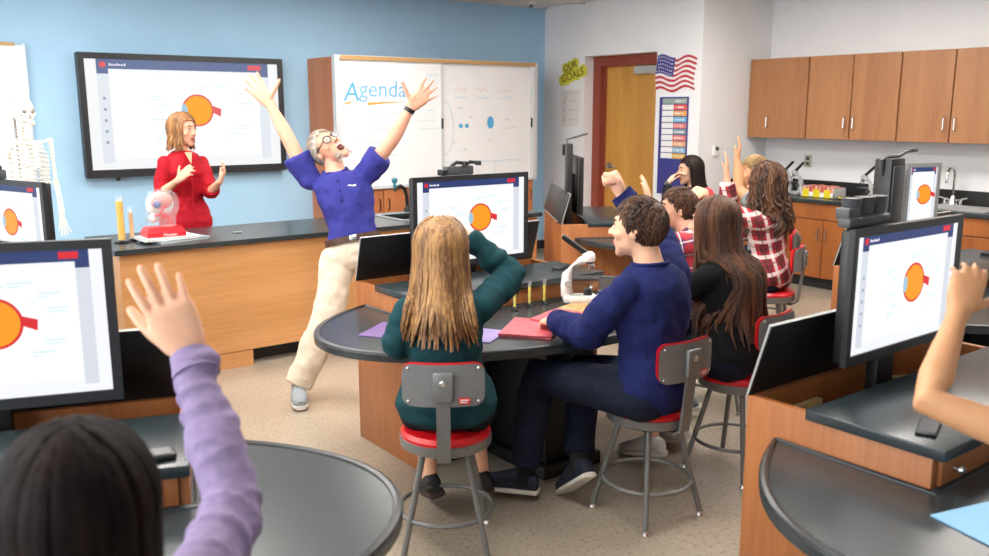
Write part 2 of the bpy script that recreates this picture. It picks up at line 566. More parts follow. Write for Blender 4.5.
def screen_content(w, h, mtx, parent, dim='', ex=.07, ey=.02, er=.17):
    """page elements as thin flat pieces in front of a w x h panel"""
    t = .0006
    def pc(name, polys, m, lv):
        b = B()
        for pl in polys:
            b.prism([(x * w, y * h) for x, y in pl], lv * t, lv * t + t * .8, mtx)
        return obj(name, b, m + dim, parent, False)
    pc('page', [rect(-.385, .385, -.40, .385)], 'scr_page', 1)
    pc('tool_strip', [rect(-.445, -.39, -.44, .40)], 'scr_tool', 1)
    pc('tool_strip', [rect(.39, .445, -.44, .40)], 'scr_tool', 1)
    pc('header_bar', [[(-.445, .37), (-.39, .37), (-.39, .415), (.39, .415), (.39, .37), (.445, .37), (.445, .5), (-.445, .5)]], 'scr_navy', 2)
    pc('header_button', [rect(.33, .405, .435, .482)], 'scr_red', 3)
    pc('header_logo', [[( -.415 + .016 * math.cos(R(a)), .452 + .028 * math.sin(R(a))) for a in range(0, 360, 30)]], 'scr_red', 3)
    pc('header_text', [rect(-.385 + i * .012, -.377 + i * .012, .442, .452 + (.006 if i % 3 else .012)) for i in range(7)], 'scr_white', 3)['kind'] = 'stuff'
    pc('tool_icon', [disc_poly(-.417, .15 - .1 * i, .008, .015, 12) for i in range(5)], 'scr_ink', 2)['kind'] = 'stuff'
    a = h / w
    pc('eye_outline', [disc_poly(ex, ey, er * a * 1.03, er * 1.03)], 'scr_red', 2)
    pc('eyeball', [disc_poly(ex, ey, er * a * .92, er * .92)], 'scr_orange', 3)
    pc('eye_shade', [disc_poly(ex + .01, ey - .02, er * a * .5, er * .45, 24)], 'scr_orange', 4)
    pc('cornea', [disc_poly(ex - er * a * .86, ey - .0, er * a * .2, er * .42, 20)], 'scr_lens', 4)
    pc('optic_nerve', [[(ex + er * a * .95, ey - .02), (ex + er * a * 1.5, ey - .06), (ex + er * a * 1.55, ey + .015), (ex + er * a * .98, ey + .045)]], 'scr_red', 4)
    rl = random.Random(3)
    tx = []
    for (x, y) in ((-.2, .16), (-.16, .08), (-.2, -.05), (-.15, -.15), (-.18, -.22), (.02, .26), (.13, .28), (.24, .2), (.27, .1), (.25, -.12), (.2, -.2)):
        tx.append(rect(x, x + .06 + .04 * rl.random(), y, y + .016))
        tx.append(rect(x, x + .03 + .05 * rl.random(), y - .024, y - .010))
    pc('page_caption', tx, 'scr_text', 2)['kind'] = 'stuff'
    ln = []
    for (x0, y0, x1, y1) in ((-.12, .09, ex - er * a, ey + .05), (-.12, .03, ex - er * a, ey), (-.1, -.06, ex - er * a, ey - .05), (.04, .24, ex, ey + er), (.15, .25, ex + .03, ey + er), (.24, .16, ex + er * a * .8, ey + .1)):
        dx, dy = x1 - x0, y1 - y0
        l = math.hypot(dx, dy); nx, ny = -dy / l * .002, dx / l * .003
        ln.append([(x0 - nx, y0 - ny), (x1 - nx, y1 - ny), (x1 + nx, y1 + ny), (x0 + nx, y0 + ny)])
    pc('leader_line', ln, 'scr_text', 2)['kind'] = 'stuff'
emat('scr_base', 'f2f4f7', .98)
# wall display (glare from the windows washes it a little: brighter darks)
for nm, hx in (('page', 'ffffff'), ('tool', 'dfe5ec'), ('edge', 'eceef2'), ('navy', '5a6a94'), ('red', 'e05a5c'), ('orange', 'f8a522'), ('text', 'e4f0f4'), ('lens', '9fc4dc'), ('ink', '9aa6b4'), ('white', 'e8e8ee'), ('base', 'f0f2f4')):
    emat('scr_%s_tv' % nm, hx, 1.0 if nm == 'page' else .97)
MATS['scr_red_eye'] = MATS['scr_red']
tvx0, tvx1, tvz0, tvz1 = 1.675, 3.41, 1.05, 2.055
tv = thing('wall_display', 'large black-framed wall display showing an eye diagram on the blue wall', 'display', ((tvx0 + tvx1) / 2, YB, tvz0))
w_, h_ = tvx1 - tvx0, tvz1 - tvz0
fb = B().box(-w_ / 2, w_ / 2, -.075, -.0, 0, h_, bev=.01)
obj('casing', fb, 'black_plastic', tv)
fb = B()
for q in ((-w_ / 2, -w_ / 2 + .05, .065, h_ - .05), (w_ / 2 - .05, w_ / 2, .065, h_ - .05), (-w_ / 2, w_ / 2, 0, .065), (-w_ / 2, w_ / 2, h_ - .05, h_)):
    fb.box(q[0], q[1], -.092, -.0755, q[2], q[3])
obj('bezel', fb, 'bezel', tv)
sw, sh = w_ - .1, h_ - .115
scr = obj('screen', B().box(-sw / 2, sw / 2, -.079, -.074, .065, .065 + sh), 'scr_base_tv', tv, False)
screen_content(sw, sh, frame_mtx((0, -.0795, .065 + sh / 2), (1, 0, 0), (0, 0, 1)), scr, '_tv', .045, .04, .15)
obj('sensor_knob', B().lathe([(.001, -.03), (.018, -.03), (.018, .0), (.001, .0)], (-.62, -.05, 0), 12), 'black_plastic', tv)
# whiteboard at the end of the blue wall
wl = thing('wall_whiteboard', 'white dry-erase board on the blue wall behind the skeleton', 'whiteboard', (.2, YB, 1.0))
obj('board_panel', B().box(-1.1, 1.1, -.03, -.002, .03, 1.09), 'whiteboard', wl)
fb = B()
for q in ((-1.12, -1.1, 0, 1.1), (1.1, 1.12, 0, 1.1), (-1.12, 1.12, 0, .03)):
    fb.box(q[0], q[1], -.04, -.001, q[2], q[3])
obj('board_frame', fb, 'board_trim', wl)
obj('tack_strip', B().box(-1.12, 1.05, -.045, -.001, 1.085, 1.11), 'tan_trim', wl)
# ---- tall cabinet with sliding whiteboards
CX0, CX1, CY = 3.70, 6.04, 7.26
tall = thing('storage_cabinet', 'tall oak storage cabinet fronted by two sliding whiteboards', 'cabinet', ((CX0 + CX1) / 2, (CY + YB) / 2, 0))
def cw(b_, name, m, par=None, sm=False):
    return obj(name, b_, m, par or tall, sm, shift=V(tall.location))
cw(B().box(CX0, CX0 + .02, CY + .031, YB - .002, .0, 2.05), 'side_panel', 'oak_cabinet')
cw(B().box(CX1 - .02, CX1, CY + .031, YB - .002, .0, 2.05), 'side_panel', 'oak_cabinet')
cw(B().box(CX0, CX1, CY + .031, YB - .002, 2.0505, 2.07), 'top_panel', 'oak_cabinet')
cw(B().box(CX0 + .02, CX1 - .02, YB - .03, YB - .002, .0, 2.03), 'back_panel', 'oak_cabinet')
cw(B().box(CX0 + .02, CX1 - .02, CY + .06, YB - .03, .0, .08), 'toe_kick', 'base_rubber')
cw(B().box(CX0 + .02, CX1 - .02, CY + .03, YB - .03, .86, .90), 'shelf', 'oak_cabinet')
fr = B()
fr.box(CX0 - .005, CX0 + .045, CY - .03, CY + .03, .90, 2.05)
fr.box(CX1 - .045, CX1 + .005, CY - .03, CY + .03, .90, 2.05)
fr.box(CX0 - .005, CX1 + .005, CY - .03, CY + .03, .87, .90)
fr.box(CX0 - .005, CX1 + .005, CY - .03, CY + .03, 2.05, 2.085)
cw(fr, 'board_frame', 'board_trim')
cw(B().box(CX0 + .05, CX1 - .03, CY - .036, CY - .025, 2.045, 2.08), 'tack_strip', 'tan_trim')
XM = 4.84
p1 = cw(B().box(CX0 + .045, XM + .01, CY - .012, CY + .002, .90, 2.05), 'whiteboard_panel', 'whiteboard')
p2 = cw(B().box(XM - .02, CX1 - .045, CY + .004, CY + .018, .90, 2.05), 'whiteboard_panel', 'whiteboard')
cw(B().box(XM - .008, XM + .014, CY - .02, CY - .01, .90, 2.05), 'panel_stile', 'board_trim')
cw(B().box(CX1 - .065, CX1 - .045, CY - .004, CY + .01, .90, 2.05), 'panel_stile', 'board_trim')
cw(B().box(XM - .006, XM + .010, CY - .034, CY - .018, 1.42, 1.52), 'finger_pull', 'bezel')
cw(B().box(CX1 - .063, CX1 - .05, CY - .02, CY - .004, 1.42, 1.52), 'finger_pull', 'bezel')
nd = 5
dw = (CX1 - CX0 - .04) / nd
for i in range(nd):
    x0 = CX0 + .02 + i * dw
    dr = cw(B().box(x0 + .004, x0 + dw - .004, CY + .0, CY + .022, .09, .855, bev=.003), 'cabinet_door', 'oak_cabinet')
    hx = x0 + (dw - .05 if i % 2 == 0 else .05)
    hb = B().tube([(hx, CY, .66), (hx, CY - .028, .67), (hx, CY - .028, .76), (hx, CY, .77)], .006, 6)
    obj('door_handle', hb, 'bezel', dr, True, shift=V(tall.location))
# handwriting on the boards
yb_ = CY - .0135
def scribble(b_, x, z, length, amp, y, seed, r=.0022, step=.012):
    rl = random.Random(seed)
    pts = []
    n = int(length / step)
    for i in range(n):
        pts.append((x + i * step, y, z + amp * (rl.random() - .4) * (1 if i % 2 else -.6)))
    b_.tube(pts, r, 4, flat=.4, up=(0, 1, 0))
aw = text_b('A', .24, .0008, .12, frame_mtx((3.86, yb_, 1.755), (1, 0, 0), (0, 0, 1)))
ag = text_b('genda', .215, .0008, .06, frame_mtx((4.19, yb_, 1.785), (1, 0, 0), (0, 0, 1)))
obj('blue_lettering', aw, 'marker_blue', p1, False, shift=V(tall.location))
obj('pale_lettering', ag, 'marker_lettering' if 'marker_lettering' in MATS else mat('marker_lettering', '6fb2dc', .6, var=.1), p1, False, shift=V(tall.location))
ul = B().tube([(3.79, yb_, 1.655), (3.86, yb_, 1.668)], .009, 6, flat=.3, up=(0, 1, 0))
ul.tube([(4.03, yb_, 1.655), (4.2, yb_, 1.668), (4.42, yb_, 1.672)], [.014, .008, .002], 6, flat=.3, up=(0, 1, 0))
obj('underline', ul, 'marker_orange', p1, False, shift=V(tall.location))
bxs, lns, pal, pnk, blu = B(), B(), B(), B(), B()
for i in range(5):
    z = 1.54 - i * .125
    x = 3.93 + .012 * (i % 2)
    bxs.tube([(x, yb_, z), (x + .04, yb_, z), (x + .04, yb_, z + .05), (x, yb_, z + .05)], .002, 4, closed=True)
    scribble(lns, x + .07, z + .022, .48 - .05 * i, .045, yb_, 20 + i)
scribble(pal, 4.66, 1.93, .17, .03, yb_, 31)
for i, z in enumerate((1.6, 1.5, 1.42)):
    scribble(pal, 4.52 + .03 * i, z, .26, .02, yb_, 41 + i, .0018)
obj('check_box', bxs, 'marker_pink', p1, False, shift=V(tall.location))
obj('handwriting', lns, 'marker_grey', p1, False, shift=V(tall.location))
obj('pale_note', pal, 'marker_pale', p1, False, shift=V(tall.location))
y2 = CY + .002
for i, x in enumerate((4.99, 5.25, 5.55)):
    scribble(pnk, x, 1.80, .19, .06, y2, 50 + i, .002)
    b2 = B()
    scribble(blu, x + .02, 1.72, .17, .035, y2, 60 + i, .0022)
scribble(pnk, 5.62, 1.42, .18, .04, y2, 70, .002)
blu.tube([(4.88 + .11 * math.sin(R(a)), y2, 1.42 + .26 * math.cos(R(a))) for a in range(0, 181, 12)], .0022, 4)
blu.tube([(4.88 + i * .11, y2, 1.085 + .006 * math.sin(i * 2)) for i in range(10)], .0022, 4)
blu.tube([(5.09, y2, 1.08), (5.09, y2, .92)], .0018, 4)
blu.tube([(5.5, y2, 1.085), (5.5, y2, .92)], .0018, 4)
gry = B()
for i, (x, z) in enumerate(((5.05, 1.62), (5.18, 1.53), (4.97, 1.28), (5.1, 1.21), (5.42, 1.3), (5.64, 1.5))):
    scribble(gry, x, z, .07, .02, y2, 80 + i, .0018, .009)
obj('orange_heading', pnk, 'marker_pink', p2, False, shift=V(tall.location))
obj('blue_sketch', blu, 'marker_pale', p2, False, shift=V(tall.location))
obj('small_note', gry, 'marker_grey', p2, False, shift=V(tall.location))
fm = frame_mtx((0, y2 - .0008, 0), (1, 0, 0), (0, 0, 1))
db = B().prism(disc_poly(5.08, 1.445, .024, .022, 20), 0, .001, fm).prism(disc_poly(5.155, 1.445, .024, .022, 20), 0, .001, fm).prism(disc_poly(5.45, 1.475, .042, .062, 24), 0, .001, fm)
obj('blue_dot', db, 'marker_blue', p2, False, shift=V(tall.location))

# ================================================================== door wall pictures
fw = frame_mtx((XD, 0, 0), (0, -1, 0), (0, 0, 1))      # x runs along -Y, y up, +z into the room
def wm(y, z, ang=0.0, out=.0):
    return frame_mtx((XD - out, y, z), (0, -1, 0), (0, 0, 1)) @ Matrix.Rotation(ang, 4, 'Z')
sg = thing('paper_sign', 'yellow cut-out sign with black letters reading OUR GOALS on the white wall', 'sign', (XD, 7.32, 1.93))
b = B()
mt = wm(7.32, 2.015, R(14), .003)
for (x, y, r) in ((-.17, -.05, .065), (-.1, -.05, .07), (-.02, -.04, .07), (.07, -.045, .07), (.16, -.04, .068), (-.1, .06, .06), (-.02, .065, .06), (.06, .07, .06)):
    b.prism(disc_poly(x, y, r, r, 18), 0, .004 + .0003 * (x + .2) * 4, mt)
obj('backing', b, 'yellow_print', sg, False, shift=V(sg.location))
mt2 = wm(7.32, 2.015, R(14), .0085)
tb = text_b('OUR', .105, .0008, 0, mt2 @ Matrix.Translation((-.02, .062, 0)))
tb2 = text_b('GOALS', .115, .0008, 0, mt2 @ Matrix.Translation((-.005, -.045, 0)))
tb.add(tb2.v, tb2.f)
obj('lettering', tb, 'black_print', sg, False, shift=V(sg.location))
ps = thing('wall_poster', 'pale handwritten list poster under the yellow sign', 'poster', (XD, 7.34, 1.42))
obj('sheet', B().box(-.14, .14, 0, .004, 0, .40, mtx=frame_mtx((XD - .001, 7.34, 1.42), (0, -1, 0), (-1, 0, 0)) @ Matrix.Scale(-1, 4, (0, 0, 1))), mat('poster_sheet', 'dcdad8', .7, var=.03), ps, False, shift=V(ps.location))
b = B()
b3 = B()
for i, z in enumerate((1.78, 1.70, 1.60, 1.50)):
    rl = random.Random(i)
    pts = [(XD - .006, 7.43 - (.0 if i == 0 else .05) - j * .012, z + .02 * (rl.random() - .5)) for j in range(14 if i == 0 else 11)]
    b.tube(pts, .0022, 4)
    if i:
        b3.tube([(XD - .006, 7.46, z - .03), (XD - .006, 7.41, z + .04)], .003, 4)
obj('handwriting', b, 'marker_grey', ps, False, shift=V(ps.location))
obj('tick_mark', b3, mat('tick_ink', 'a8686a', .6, var=.05), ps, False, shift=V(ps.location))
# flag cut-out, waving outline
mat('flag_red', 'b8323c', .6, var=.05); mat('flag_white', 'e8e4e6', .6, var=.03); mat('flag_blue', '3b3d86', .6, var=.06)
fl = thing('flag_poster', 'waving stars-and-stripes flag cut-out on the white wall beside the door', 'flag', (XD, 5.85, 1.78))
def fpt(u, v):
    """u 0..1 along the fly, v 0..1 up"""
    y = 6.085 - u * .485 + .015 * math.sin(v * 5)
    z = 1.785 + v * .30 + .022 * math.sin(u * 9.5 + .6) + .012 * u + (.02 * v if u < .5 else 0)
    return y, z
NS = 13
for i in range(NS):
    b = B()
    n = 14
    lo = [V((XD - .001, *fpt(k / n, i / NS))) for k in range(n + 1)]
    hi = [V((XD - .001, *fpt(k / n, (i + 1) / NS))) for k in range(n + 1)]
    poly = lo + hi[::-1]
    pr = [q + V((-.005, 0, 0)) for q in poly]
    N = len(poly)
    fs = []
    for k in range(n):
        fs += [(N + k, N + k + 1, N + N - 2 - k, N + N - 1 - k)]
    fs += [(k, (k + 1) % N, N + (k + 1) % N, N + k) for k in range(N)]
    b.add(poly + pr, fs)
    obj('stripe', b, 'flag_red' if i % 2 == 0 else 'flag_white', fl, False, shift=V(fl.location))
b = B()
n = 7
lo = [V((XD - .006, *fpt(.46 * k / n, 6 / 13))) for k in range(n + 1)]
hi = [V((XD - .006, *fpt(.46 * k / n, 1.02))) for k in range(n + 1)]
poly = lo + hi[::-1]; N = len(poly)
pr = [q + V((-.003, 0, 0)) for q in poly]
b.add(poly + pr, [(N + k, N + k + 1, N + N - 2 - k, N + N - 1 - k) for k in range(n)] + [(k, (k + 1) % N, N + (k + 1) % N, N + k) for k in range(N)])
obj('canton', b, 'flag_blue', fl, False, shift=V(fl.location))
b = B()
for i in range(7):
    for j in range(5):
        y, z = fpt(.035 + .06 * i + (.03 if j % 2 else 0) * (1 if i < 6 else 0), .52 + j * .105)
        st = [((.009 if a % 2 == 0 else .004) * math.sin(R(36 * a)), (.009 if a % 2 == 0 else .004) * math.cos(R(36 * a))) for a in range(10)]
        b.prism(st, 0, .0008, wm(y, z, 0, .0095))
obj('star', b, 'flag_white', fl, False, shift=V(fl.location))['kind'] = 'stuff'
# pocket chart
mat('chart_blue', '33357f', .7, var=.06); mat('card_white', 'e4e6e8', .6, var=.02)
ch = thing('pocket_chart', 'dark blue hanging pocket chart with rows of schedule cards', 'chart', (XD, 5.845, .78))
obj('chart_cloth', B().box(XD - .008, XD - .001, 5.665, 6.03, .78, 1.725), 'chart_blue', ch, False, shift=V(ch.location))
cols = ['8fa39a', 'd4574d', 'e3a55c', '69b1d8', 'd9807c', '7d98a0', 'df7a72', 'e0a676', '8bb8d4', 'd9a94a']
for i, c in enumerate(cols):
    z1 = 1.71 - i * .0585
    mc = mat('card_%d' % i, c, .6, var=.12, scale=30)
    if i:
        obj('schedule_card', B().box(XD - .013, XD - .008, 5.845, 5.99, z1 - .05, z1), 'card_white', ch, False, shift=V(ch.location))
    obj('schedule_card', B().box(XD - .013, XD - .008, 5.68, 5.843 if i else 5.985, z1 - .05, z1), mc, ch, False, shift=V(ch.location))
    tb = B()
    rl = random.Random(i)
    for q in range(4):
        y = 5.82 - q * .03
        tb.box(XD - .0138, XD - .0128, y - .02 * rl.random() - .006, y, z1 - .034, z1 - .018)
    obj('card_print', tb, 'card_white', ch, False, shift=V(ch.location))
# small wall fittings
sw_ = thing('wall_outlet', 'dark grey wall box on the white wall beside the tilted desk lid', 'outlet', (XD, 7.41, 1.1))
obj('plate', B().box(-.012, 0, -.05, .05, 0, .12, bev=.004), 'gray_plastic', sw_)
obj('socket', B().box(-.016, -.01, -.025, .025, .02, .1, bev=.003), 'bezel', sw_)
th = thing('thermostat', 'small white thermostat on the narrow wall next to the flag wall', 'thermostat', (6.87, YR, 1.16))
obj('housing', B().box(-.04, .04, -.025, 0, 0, .11, bev=.006), 'white_plastic', th)
obj('display', B().box(-.022, .022, -.028, -.02, .055, .09), 'gray_plastic', th)
ot = thing('power_outlet', 'beige double power outlet on the wall under the upper cabinets', 'outlet', (XC, 5.03, 1.05))
obj('plate', B().box(-.01, 0, -.038, .038, 0, .12, bev=.004), mat('beige_plastic', 'b9b6a6', .45, var=.03), ot)
for z in (.035, .085):
    obj('socket', B().box(-.014, -.008, -.018, .018, z - .016, z + .016, bev=.003), 'gray_plastic', ot)

# ================================================================== cabinets along the cabinet wall
UX = 7.34
bounds = [5.525, 4.866, 4.428, 3.981, 3.533, 3.085, 2.64, 2.2, 1.76]
for i in range(0, 1):
    pass
ulabels = ['oak wall cabinet with one wide door in the corner by the thermostat', 'oak wall cabinet next to the wide corner one', 'oak wall cabinet above the chrome microscopes', 'oak wall cabinet over the black document stand', 'oak wall cabinet above the chrome tap']
us = [(5.525, 4.868, 1), (4.864, 3.983, 2), (3.979, 3.087, 2), (3.083, 2.19, 2)]
ul_ = ['oak wall cabinet with one wide door in the corner next to the thermostat', 'two-door oak wall cabinet next to the wide corner door', 'two-door oak wall cabinet above the chrome tap', 'two-door oak wall cabinet past the chrome tap, farthest from the door']
for i, (y1, y0, nd) in enumerate(us):
    t = thing('wall_cabinet', ul_[i], 'cabinet', (UX + .16, (y0 + y1) / 2, 1.34), 0, 'oak wall cabinets')
    s_ = V(t.location)
    obj('carcass', B().box(UX + .02, XC - .001, y0, y1, 1.34, 2.08), 'oak_upper', t, False, shift=s_)
    for k in range(nd):
        a = y1 - (y1 - y0) * k / nd; c = y1 - (y1 - y0) * (k + 1) / nd
        dr = obj('cabinet_door', B().box(UX, UX + .02, c + .006, a - .006, 1.335, 2.085, bev=.003), 'oak_upper', t, False, shift=s_)
        if nd == 1:
            hy = y1 - .24
        else:
            hy = c + .045 if k == 0 else a - .045
        hb = B().tube([(UX, hy, 1.43), (UX - .03, hy, 1.44), (UX - .03, hy, 1.53), (UX, hy, 1.54)], .006, 8)
        obj('door_handle', hb, 'steel', dr, True, shift=s_)
BX = 7.04
bs = [(5.52, 4.79), (4.785, 4.055), (4.05, 3.32), (3.315, 2.585), (2.58, 1.85)]
bl_ = ['corner oak base cabinet under the microscope counter', 'oak base cabinet with a wide drawer under the yellow box', 'oak base cabinet behind the black document stand', 'oak base cabinet under the sink and tap', 'oak base cabinet past the sink']
for i, (y1, y0) in enumerate(bs):
    t = thing('base_cabinet', bl_[i], 'cabinet', ((BX + XC) / 2, (y0 + y1) / 2, 0), 0, 'oak base cabinets')
    s_ = V(t.location)
    obj('carcass', B().box(BX + .02, XC - .001, y0, y1, .1, .78), 'oak_base', t, False, shift=s_)
    obj('toe_kick', B().box(BX + .07, XC - .02, y0, y1, 0, .1), 'base_rubber', t, False, shift=s_)
    obj('drawer', B().box(BX, BX + .02, y0 + .005, y1 - .005, .635, .775, bev=.003), 'oak_base', t, False, shift=s_)
    ym = (y0 + y1) / 2
    for k, (a, c) in enumerate(((y1 - .005, ym + .004), (ym - .004, y0 + .005))):
        dr = obj('cabinet_door', B().box(BX, BX + .02, c, a, .105, .625, bev=.003), 'oak_base', t, False, shift=s_)
        hy = ym + (.04 if k == 0 else -.04)
        obj('door_handle', B().tube([(BX, hy, .44), (BX - .028, hy, .45), (BX - .028, hy, .54), (BX, hy, .55)], .006, 8), 'steel', dr, True, shift=s_)
wt = thing('worktop', 'long black epoxy worktop with backsplash along the cabinet wall', 'worktop', (7.34, 3.7, .78))
s_ = V(wt.location)
obj('slab', B().box(BX - .025, XC - .001, 1.85, YR - .002, .78, .812, bev=.004), 'epoxy', wt, False, shift=s_)
obj('backsplash', B().box(XC - .025, XC - .001, 1.85, YR - .025, .812, .93, bev=.003), 'black_laminate', wt, False, shift=s_)
obj('end_splash', B().box(BX - .0, XC - .025, YR - .025, YR - .001, .812, .93, bev=.003), 'black_laminate', wt, False, shift=s_)
sk = obj('sink_rim', B().box(7.13, 7.53, 3.1, 3.62, .8125, .818).box(7.16, 7.5, 3.13, 3.59, .8185, .819), 'silver_plastic', wt, False, shift=s_)
fc = thing('sink_tap', 'chrome gooseneck tap with two lever handles on the black counter', 'tap', (7.57, 3.56, .812))
obj('base', B().lathe([(.001, 0), (.05, 0), (.045, .02), (.025, .05), (.016, .075), (.001, .075)], n=18), 'chrome', fc)
obj('spout', B().tube([(0, 0, .06), (0, 0, .22)] + [(-.07 + .07 * math.cos(R(a)), .0, .24 + .07 * math.sin(R(a))) for a in range(0, 181, 20)] + [(-.14, 0, .19)], .011, 10), 'chrome', fc)
for s in (-1, 1):
    obj('lever', B().tube([(0, 0, .03), (0, s * .07, .045), (-.01, s * .12, .06)], [.013, .011, .007], 8, round_ends=True).lathe([(.001, 0), (.018, 0), (.018, .05), (.001, .055)], (0, s * .07, .0), 12), 'chrome', fc)
# ================================================================== front demonstration counter
fcn = thing('demonstration_counter', 'long oak demonstration counter with black worktop and inset sink', 'counter', (2.82, 5.56, 0))
s_ = V(fcn.location)
def fc_(name, b_, m, par=None, sm=False):
    return obj(name, b_, m, par or fcn, sm, shift=s_)
CB0, CB1, CF, CK = 1.27, 4.38, 5.23, 5.90
fc_('front_panel', B().box(CB0, CB1, CF, CF + .025, .105, .785), 'oak_counter')
fc_('side_panel', B().box(CB0, CB0 + .025, CF + .025, CK, 0, .785), 'oak_counter')
fc_('side_panel', B().box(CB1 - .025, CB1, CF + .025, CK, 0, .785), 'oak_counter')
fc_('back_panel', B().box(CB0 + .025, CB1 - .025, CK - .03, CK, .1, .785), 'oak_counter')
fc_('plinth_block', B().box(CB0 + .0, 2.03, CF - .0, CK - .05, 0, .10), 'oak_counter')
fc_('toe_kick', B().box(2.03, CB1 - .03, CF + .12, CK - .06, 0, .105), 'base_rubber')
# worktop with a sink cut-out
SX0, SX1, SY0, SY1 = 3.28, 3.74, 5.42, 5.78
wtop = B()
for q in ((CB0 - .03, SX0, CF - .03, CK + .02), (SX1, CB1 + .03, CF - .03, CK + .02), (SX0, SX1, CF - .03, SY0), (SX0, SX1, SY1, CK + .02)):
    wtop.box(q[0], q[1], q[2], q[3], .785, .815)
wk = fc_('worktop', wtop, 'epoxy')
bas = B()
bas.box(SX0, SX1, SY0, SY1, .60, .61).box(SX0, SX0 + .01, SY0, SY1, .6, .80).box(SX1 - .01, SX1, SY0, SY1, .6, .80).box(SX0, SX1, SY0, SY0 + .01, .6, .80).box(SX0, SX1, SY1 - .01, SY1, .6, .80)
fc_('sink_basin', bas, 'black_laminate', wk)
rim = B()
for q in ((SX0 - .03, SX1 + .03, SY0 - .03, SY0), (SX0 - .03, SX1 + .03, SY1, SY1 + .03), (SX0 - .03, SX0, SY0, SY1), (SX1, SX1 + .03, SY0, SY1)):
    rim.box(q[0], q[1], q[2], q[3], .815, .822, bev=.002)
fc_('sink_rim', rim, mat('sink_rim_grey', '8d9499', .3, var=.04), wk)
fc_('outlet_cover', B().box(2.05, 2.11, 5.5, 5.54, .815, .822, bev=.002), 'steel', wk)
tp = thing('lab_tap', 'black and turquoise laboratory tap beside the counter sink', 'tap', (3.56, 5.82, .815))
obj('base', B().lathe([(.001, 0), (.03, 0), (.028, .03), (.018, .05), (.001, .05)], n=14), 'black_plastic', tp)
obj('spout', B().tube([(0, 0, .03), (-.005, 0, .13), (-.03, -.01, .19), (-.08, -.03, .215), (-.135, -.05, .2), (-.145, -.052, .18)], .014, 10), 'black_plastic', tp)
obj('valve_knob', B().lathe([(.001, 0), (.014, 0), (.012, .03), (.022, .035), (.024, .06), (.012, .07), (.001, .07)], (-.14, -.05, .21), 12), mat('turquoise_plastic', '2a7a8c', .4, var=.08), tp)

# ================================================================== student lab stations
HW = .55
TZ = .69
TA, TB_, TCY = 1.03, .62, -.08
def table_poly(a, b_, inset=0.0, n=64):
    aa, bb = a - inset, b_ - inset
    hw = HW + inset
    t0 = math.acos(hw / aa)
    # from (+hw) back corner clockwise round the front to (-hw)
    pts = []
    a0, a1 = t0, -math.pi - t0
    for i in range(n + 1):
        t = a0 + (a1 - a0) * i / n
        pts.append((aa * math.cos(t), TCY + bb * math.sin(t)))
    pts += [(-hw, -inset), (hw, -inset)]
    return pts
def make_station(label, loc, rz):
    t = thing('lab_station', label, 'desk', loc, rz, 'lab stations with a curved table')
    D, SL = .54, .35
    obj('side_panel', B().box(-HW, -HW + .025, 0, D, 0, .79, bev=.002), 'oak_station', t)
    obj('side_panel', B().box(HW - .025, HW, 0, D, 0, .79, bev=.002), 'oak_station', t)
    obj('back_panel', B().box(-HW + .025, HW - .025, D - .025, D, .0, .79), 'oak_station', t)
    obj('ledge_front', B().box(-HW + .025, HW - .025, .0, .02, TZ - .03, .77), 'oak_station', t)
    obj('knee_panel', B().box(-HW + .025, HW - .025, .0, .02, .0, TZ - .03), 'black_laminate', t)
    obj('trough_wall', B().box(-HW + .025, HW - .025, SL - .02, SL, .42, .77), 'oak_station', t)
    obj('trough_floor', B().box(-HW + .025, HW - .025, SL, D - .025, .42, .44), 'black_laminate', t)
    for x in (-.27, .27):
        dr = obj('drawer', B().box(x - .255, x + .255, -.012, .0, TZ + .006, .765, bev=.002), 'oak_station', t)
        obj('knob', B().lathe([(.001, 0), (.006, .0), (.006, .012), (.012, .016), (.010, .024), (.001, .026)], n=12, mtx=frame_mtx((x + (.19 if x > 0 else -.19), -.012, TZ + .04), (1, 0, 0), (0, 0, 1))), 'steel', dr)
    obj('ledge_top', B().box(-HW - .004, HW + .004, -.03, SL, .77, .80, bev=.004), 'epoxy', t)
    # lift lid tilted up from the back edge
    ln = .23
    ang = R(16)
    lm = Matrix.Translation((0, D, .785)) @ Matrix.Rotation(ang, 4, 'X')
    ld = obj('lift_lid', B().box(-HW, HW, -.004, .010, 0, ln, bev=.002, mtx=lm), 'black_laminate', t)
    obj('edge_band', B().box(-HW, HW, -.003, .008, ln, ln + .0015, mtx=lm).box(-HW - .0015, -HW, -.0, .006, 0, ln, mtx=lm), 'silver_plastic', ld)
    obj('hinge', B().tube([(-.4, D + .008, .785), (.4, D + .008, .785)], .008, 8), 'steel', ld)
    obj('wiring', B().tube([(-.5, .5, .70), (-.45, .48, .74), (-.3, .5, .72), (-.1, .49, .66), (.1, .5, .73), (.3, .49, .7)], .006, 6).box(-.36, -.24, .49, .513, .66, .73, bev=.004), mat('cream_plastic', 'd9c58c', .5, var=.05), t)
    poly = table_poly(TA, TB_)
    tt = obj('table_top', B().prism(poly, TZ - .032, TZ), 'epoxy', t)
    rp = table_poly(TA, TB_, .012)
    obj('table_rim', B().tube([(x, y, TZ - .006) for x, y in rp], .0135, 8, closed=True, up=(0, 0, 1)), 'epoxy_rim', tt)
    # pedestal under the curved front
    obj('pedestal', B().box(-.14, .14, -.40, -.0, 0.06, TZ - .032, bev=.01).box(-.17, .17, -.43, 0, 0, .06, bev=.005), 'black_laminate', t)
    return t
ST = {}
ST['center'] = make_station('oak lab station with curved black table where three pupils sit round a white microscope', (2.52, 3.17, 0), 0)
ST['right'] = make_station('oak lab station whose curved black table holds a sheet of blue paper', (2.60, .95, 0), 0)
ST['left'] = make_station('oak lab station in front of the pupil in the lilac sweater', (.069, 2.135, 0), R(-18.6))
ST['rear_left'] = make_station('oak lab station between the skeleton and the lilac-sleeved pupil\'s desk', (.215, 4.255, 0), R(-70))
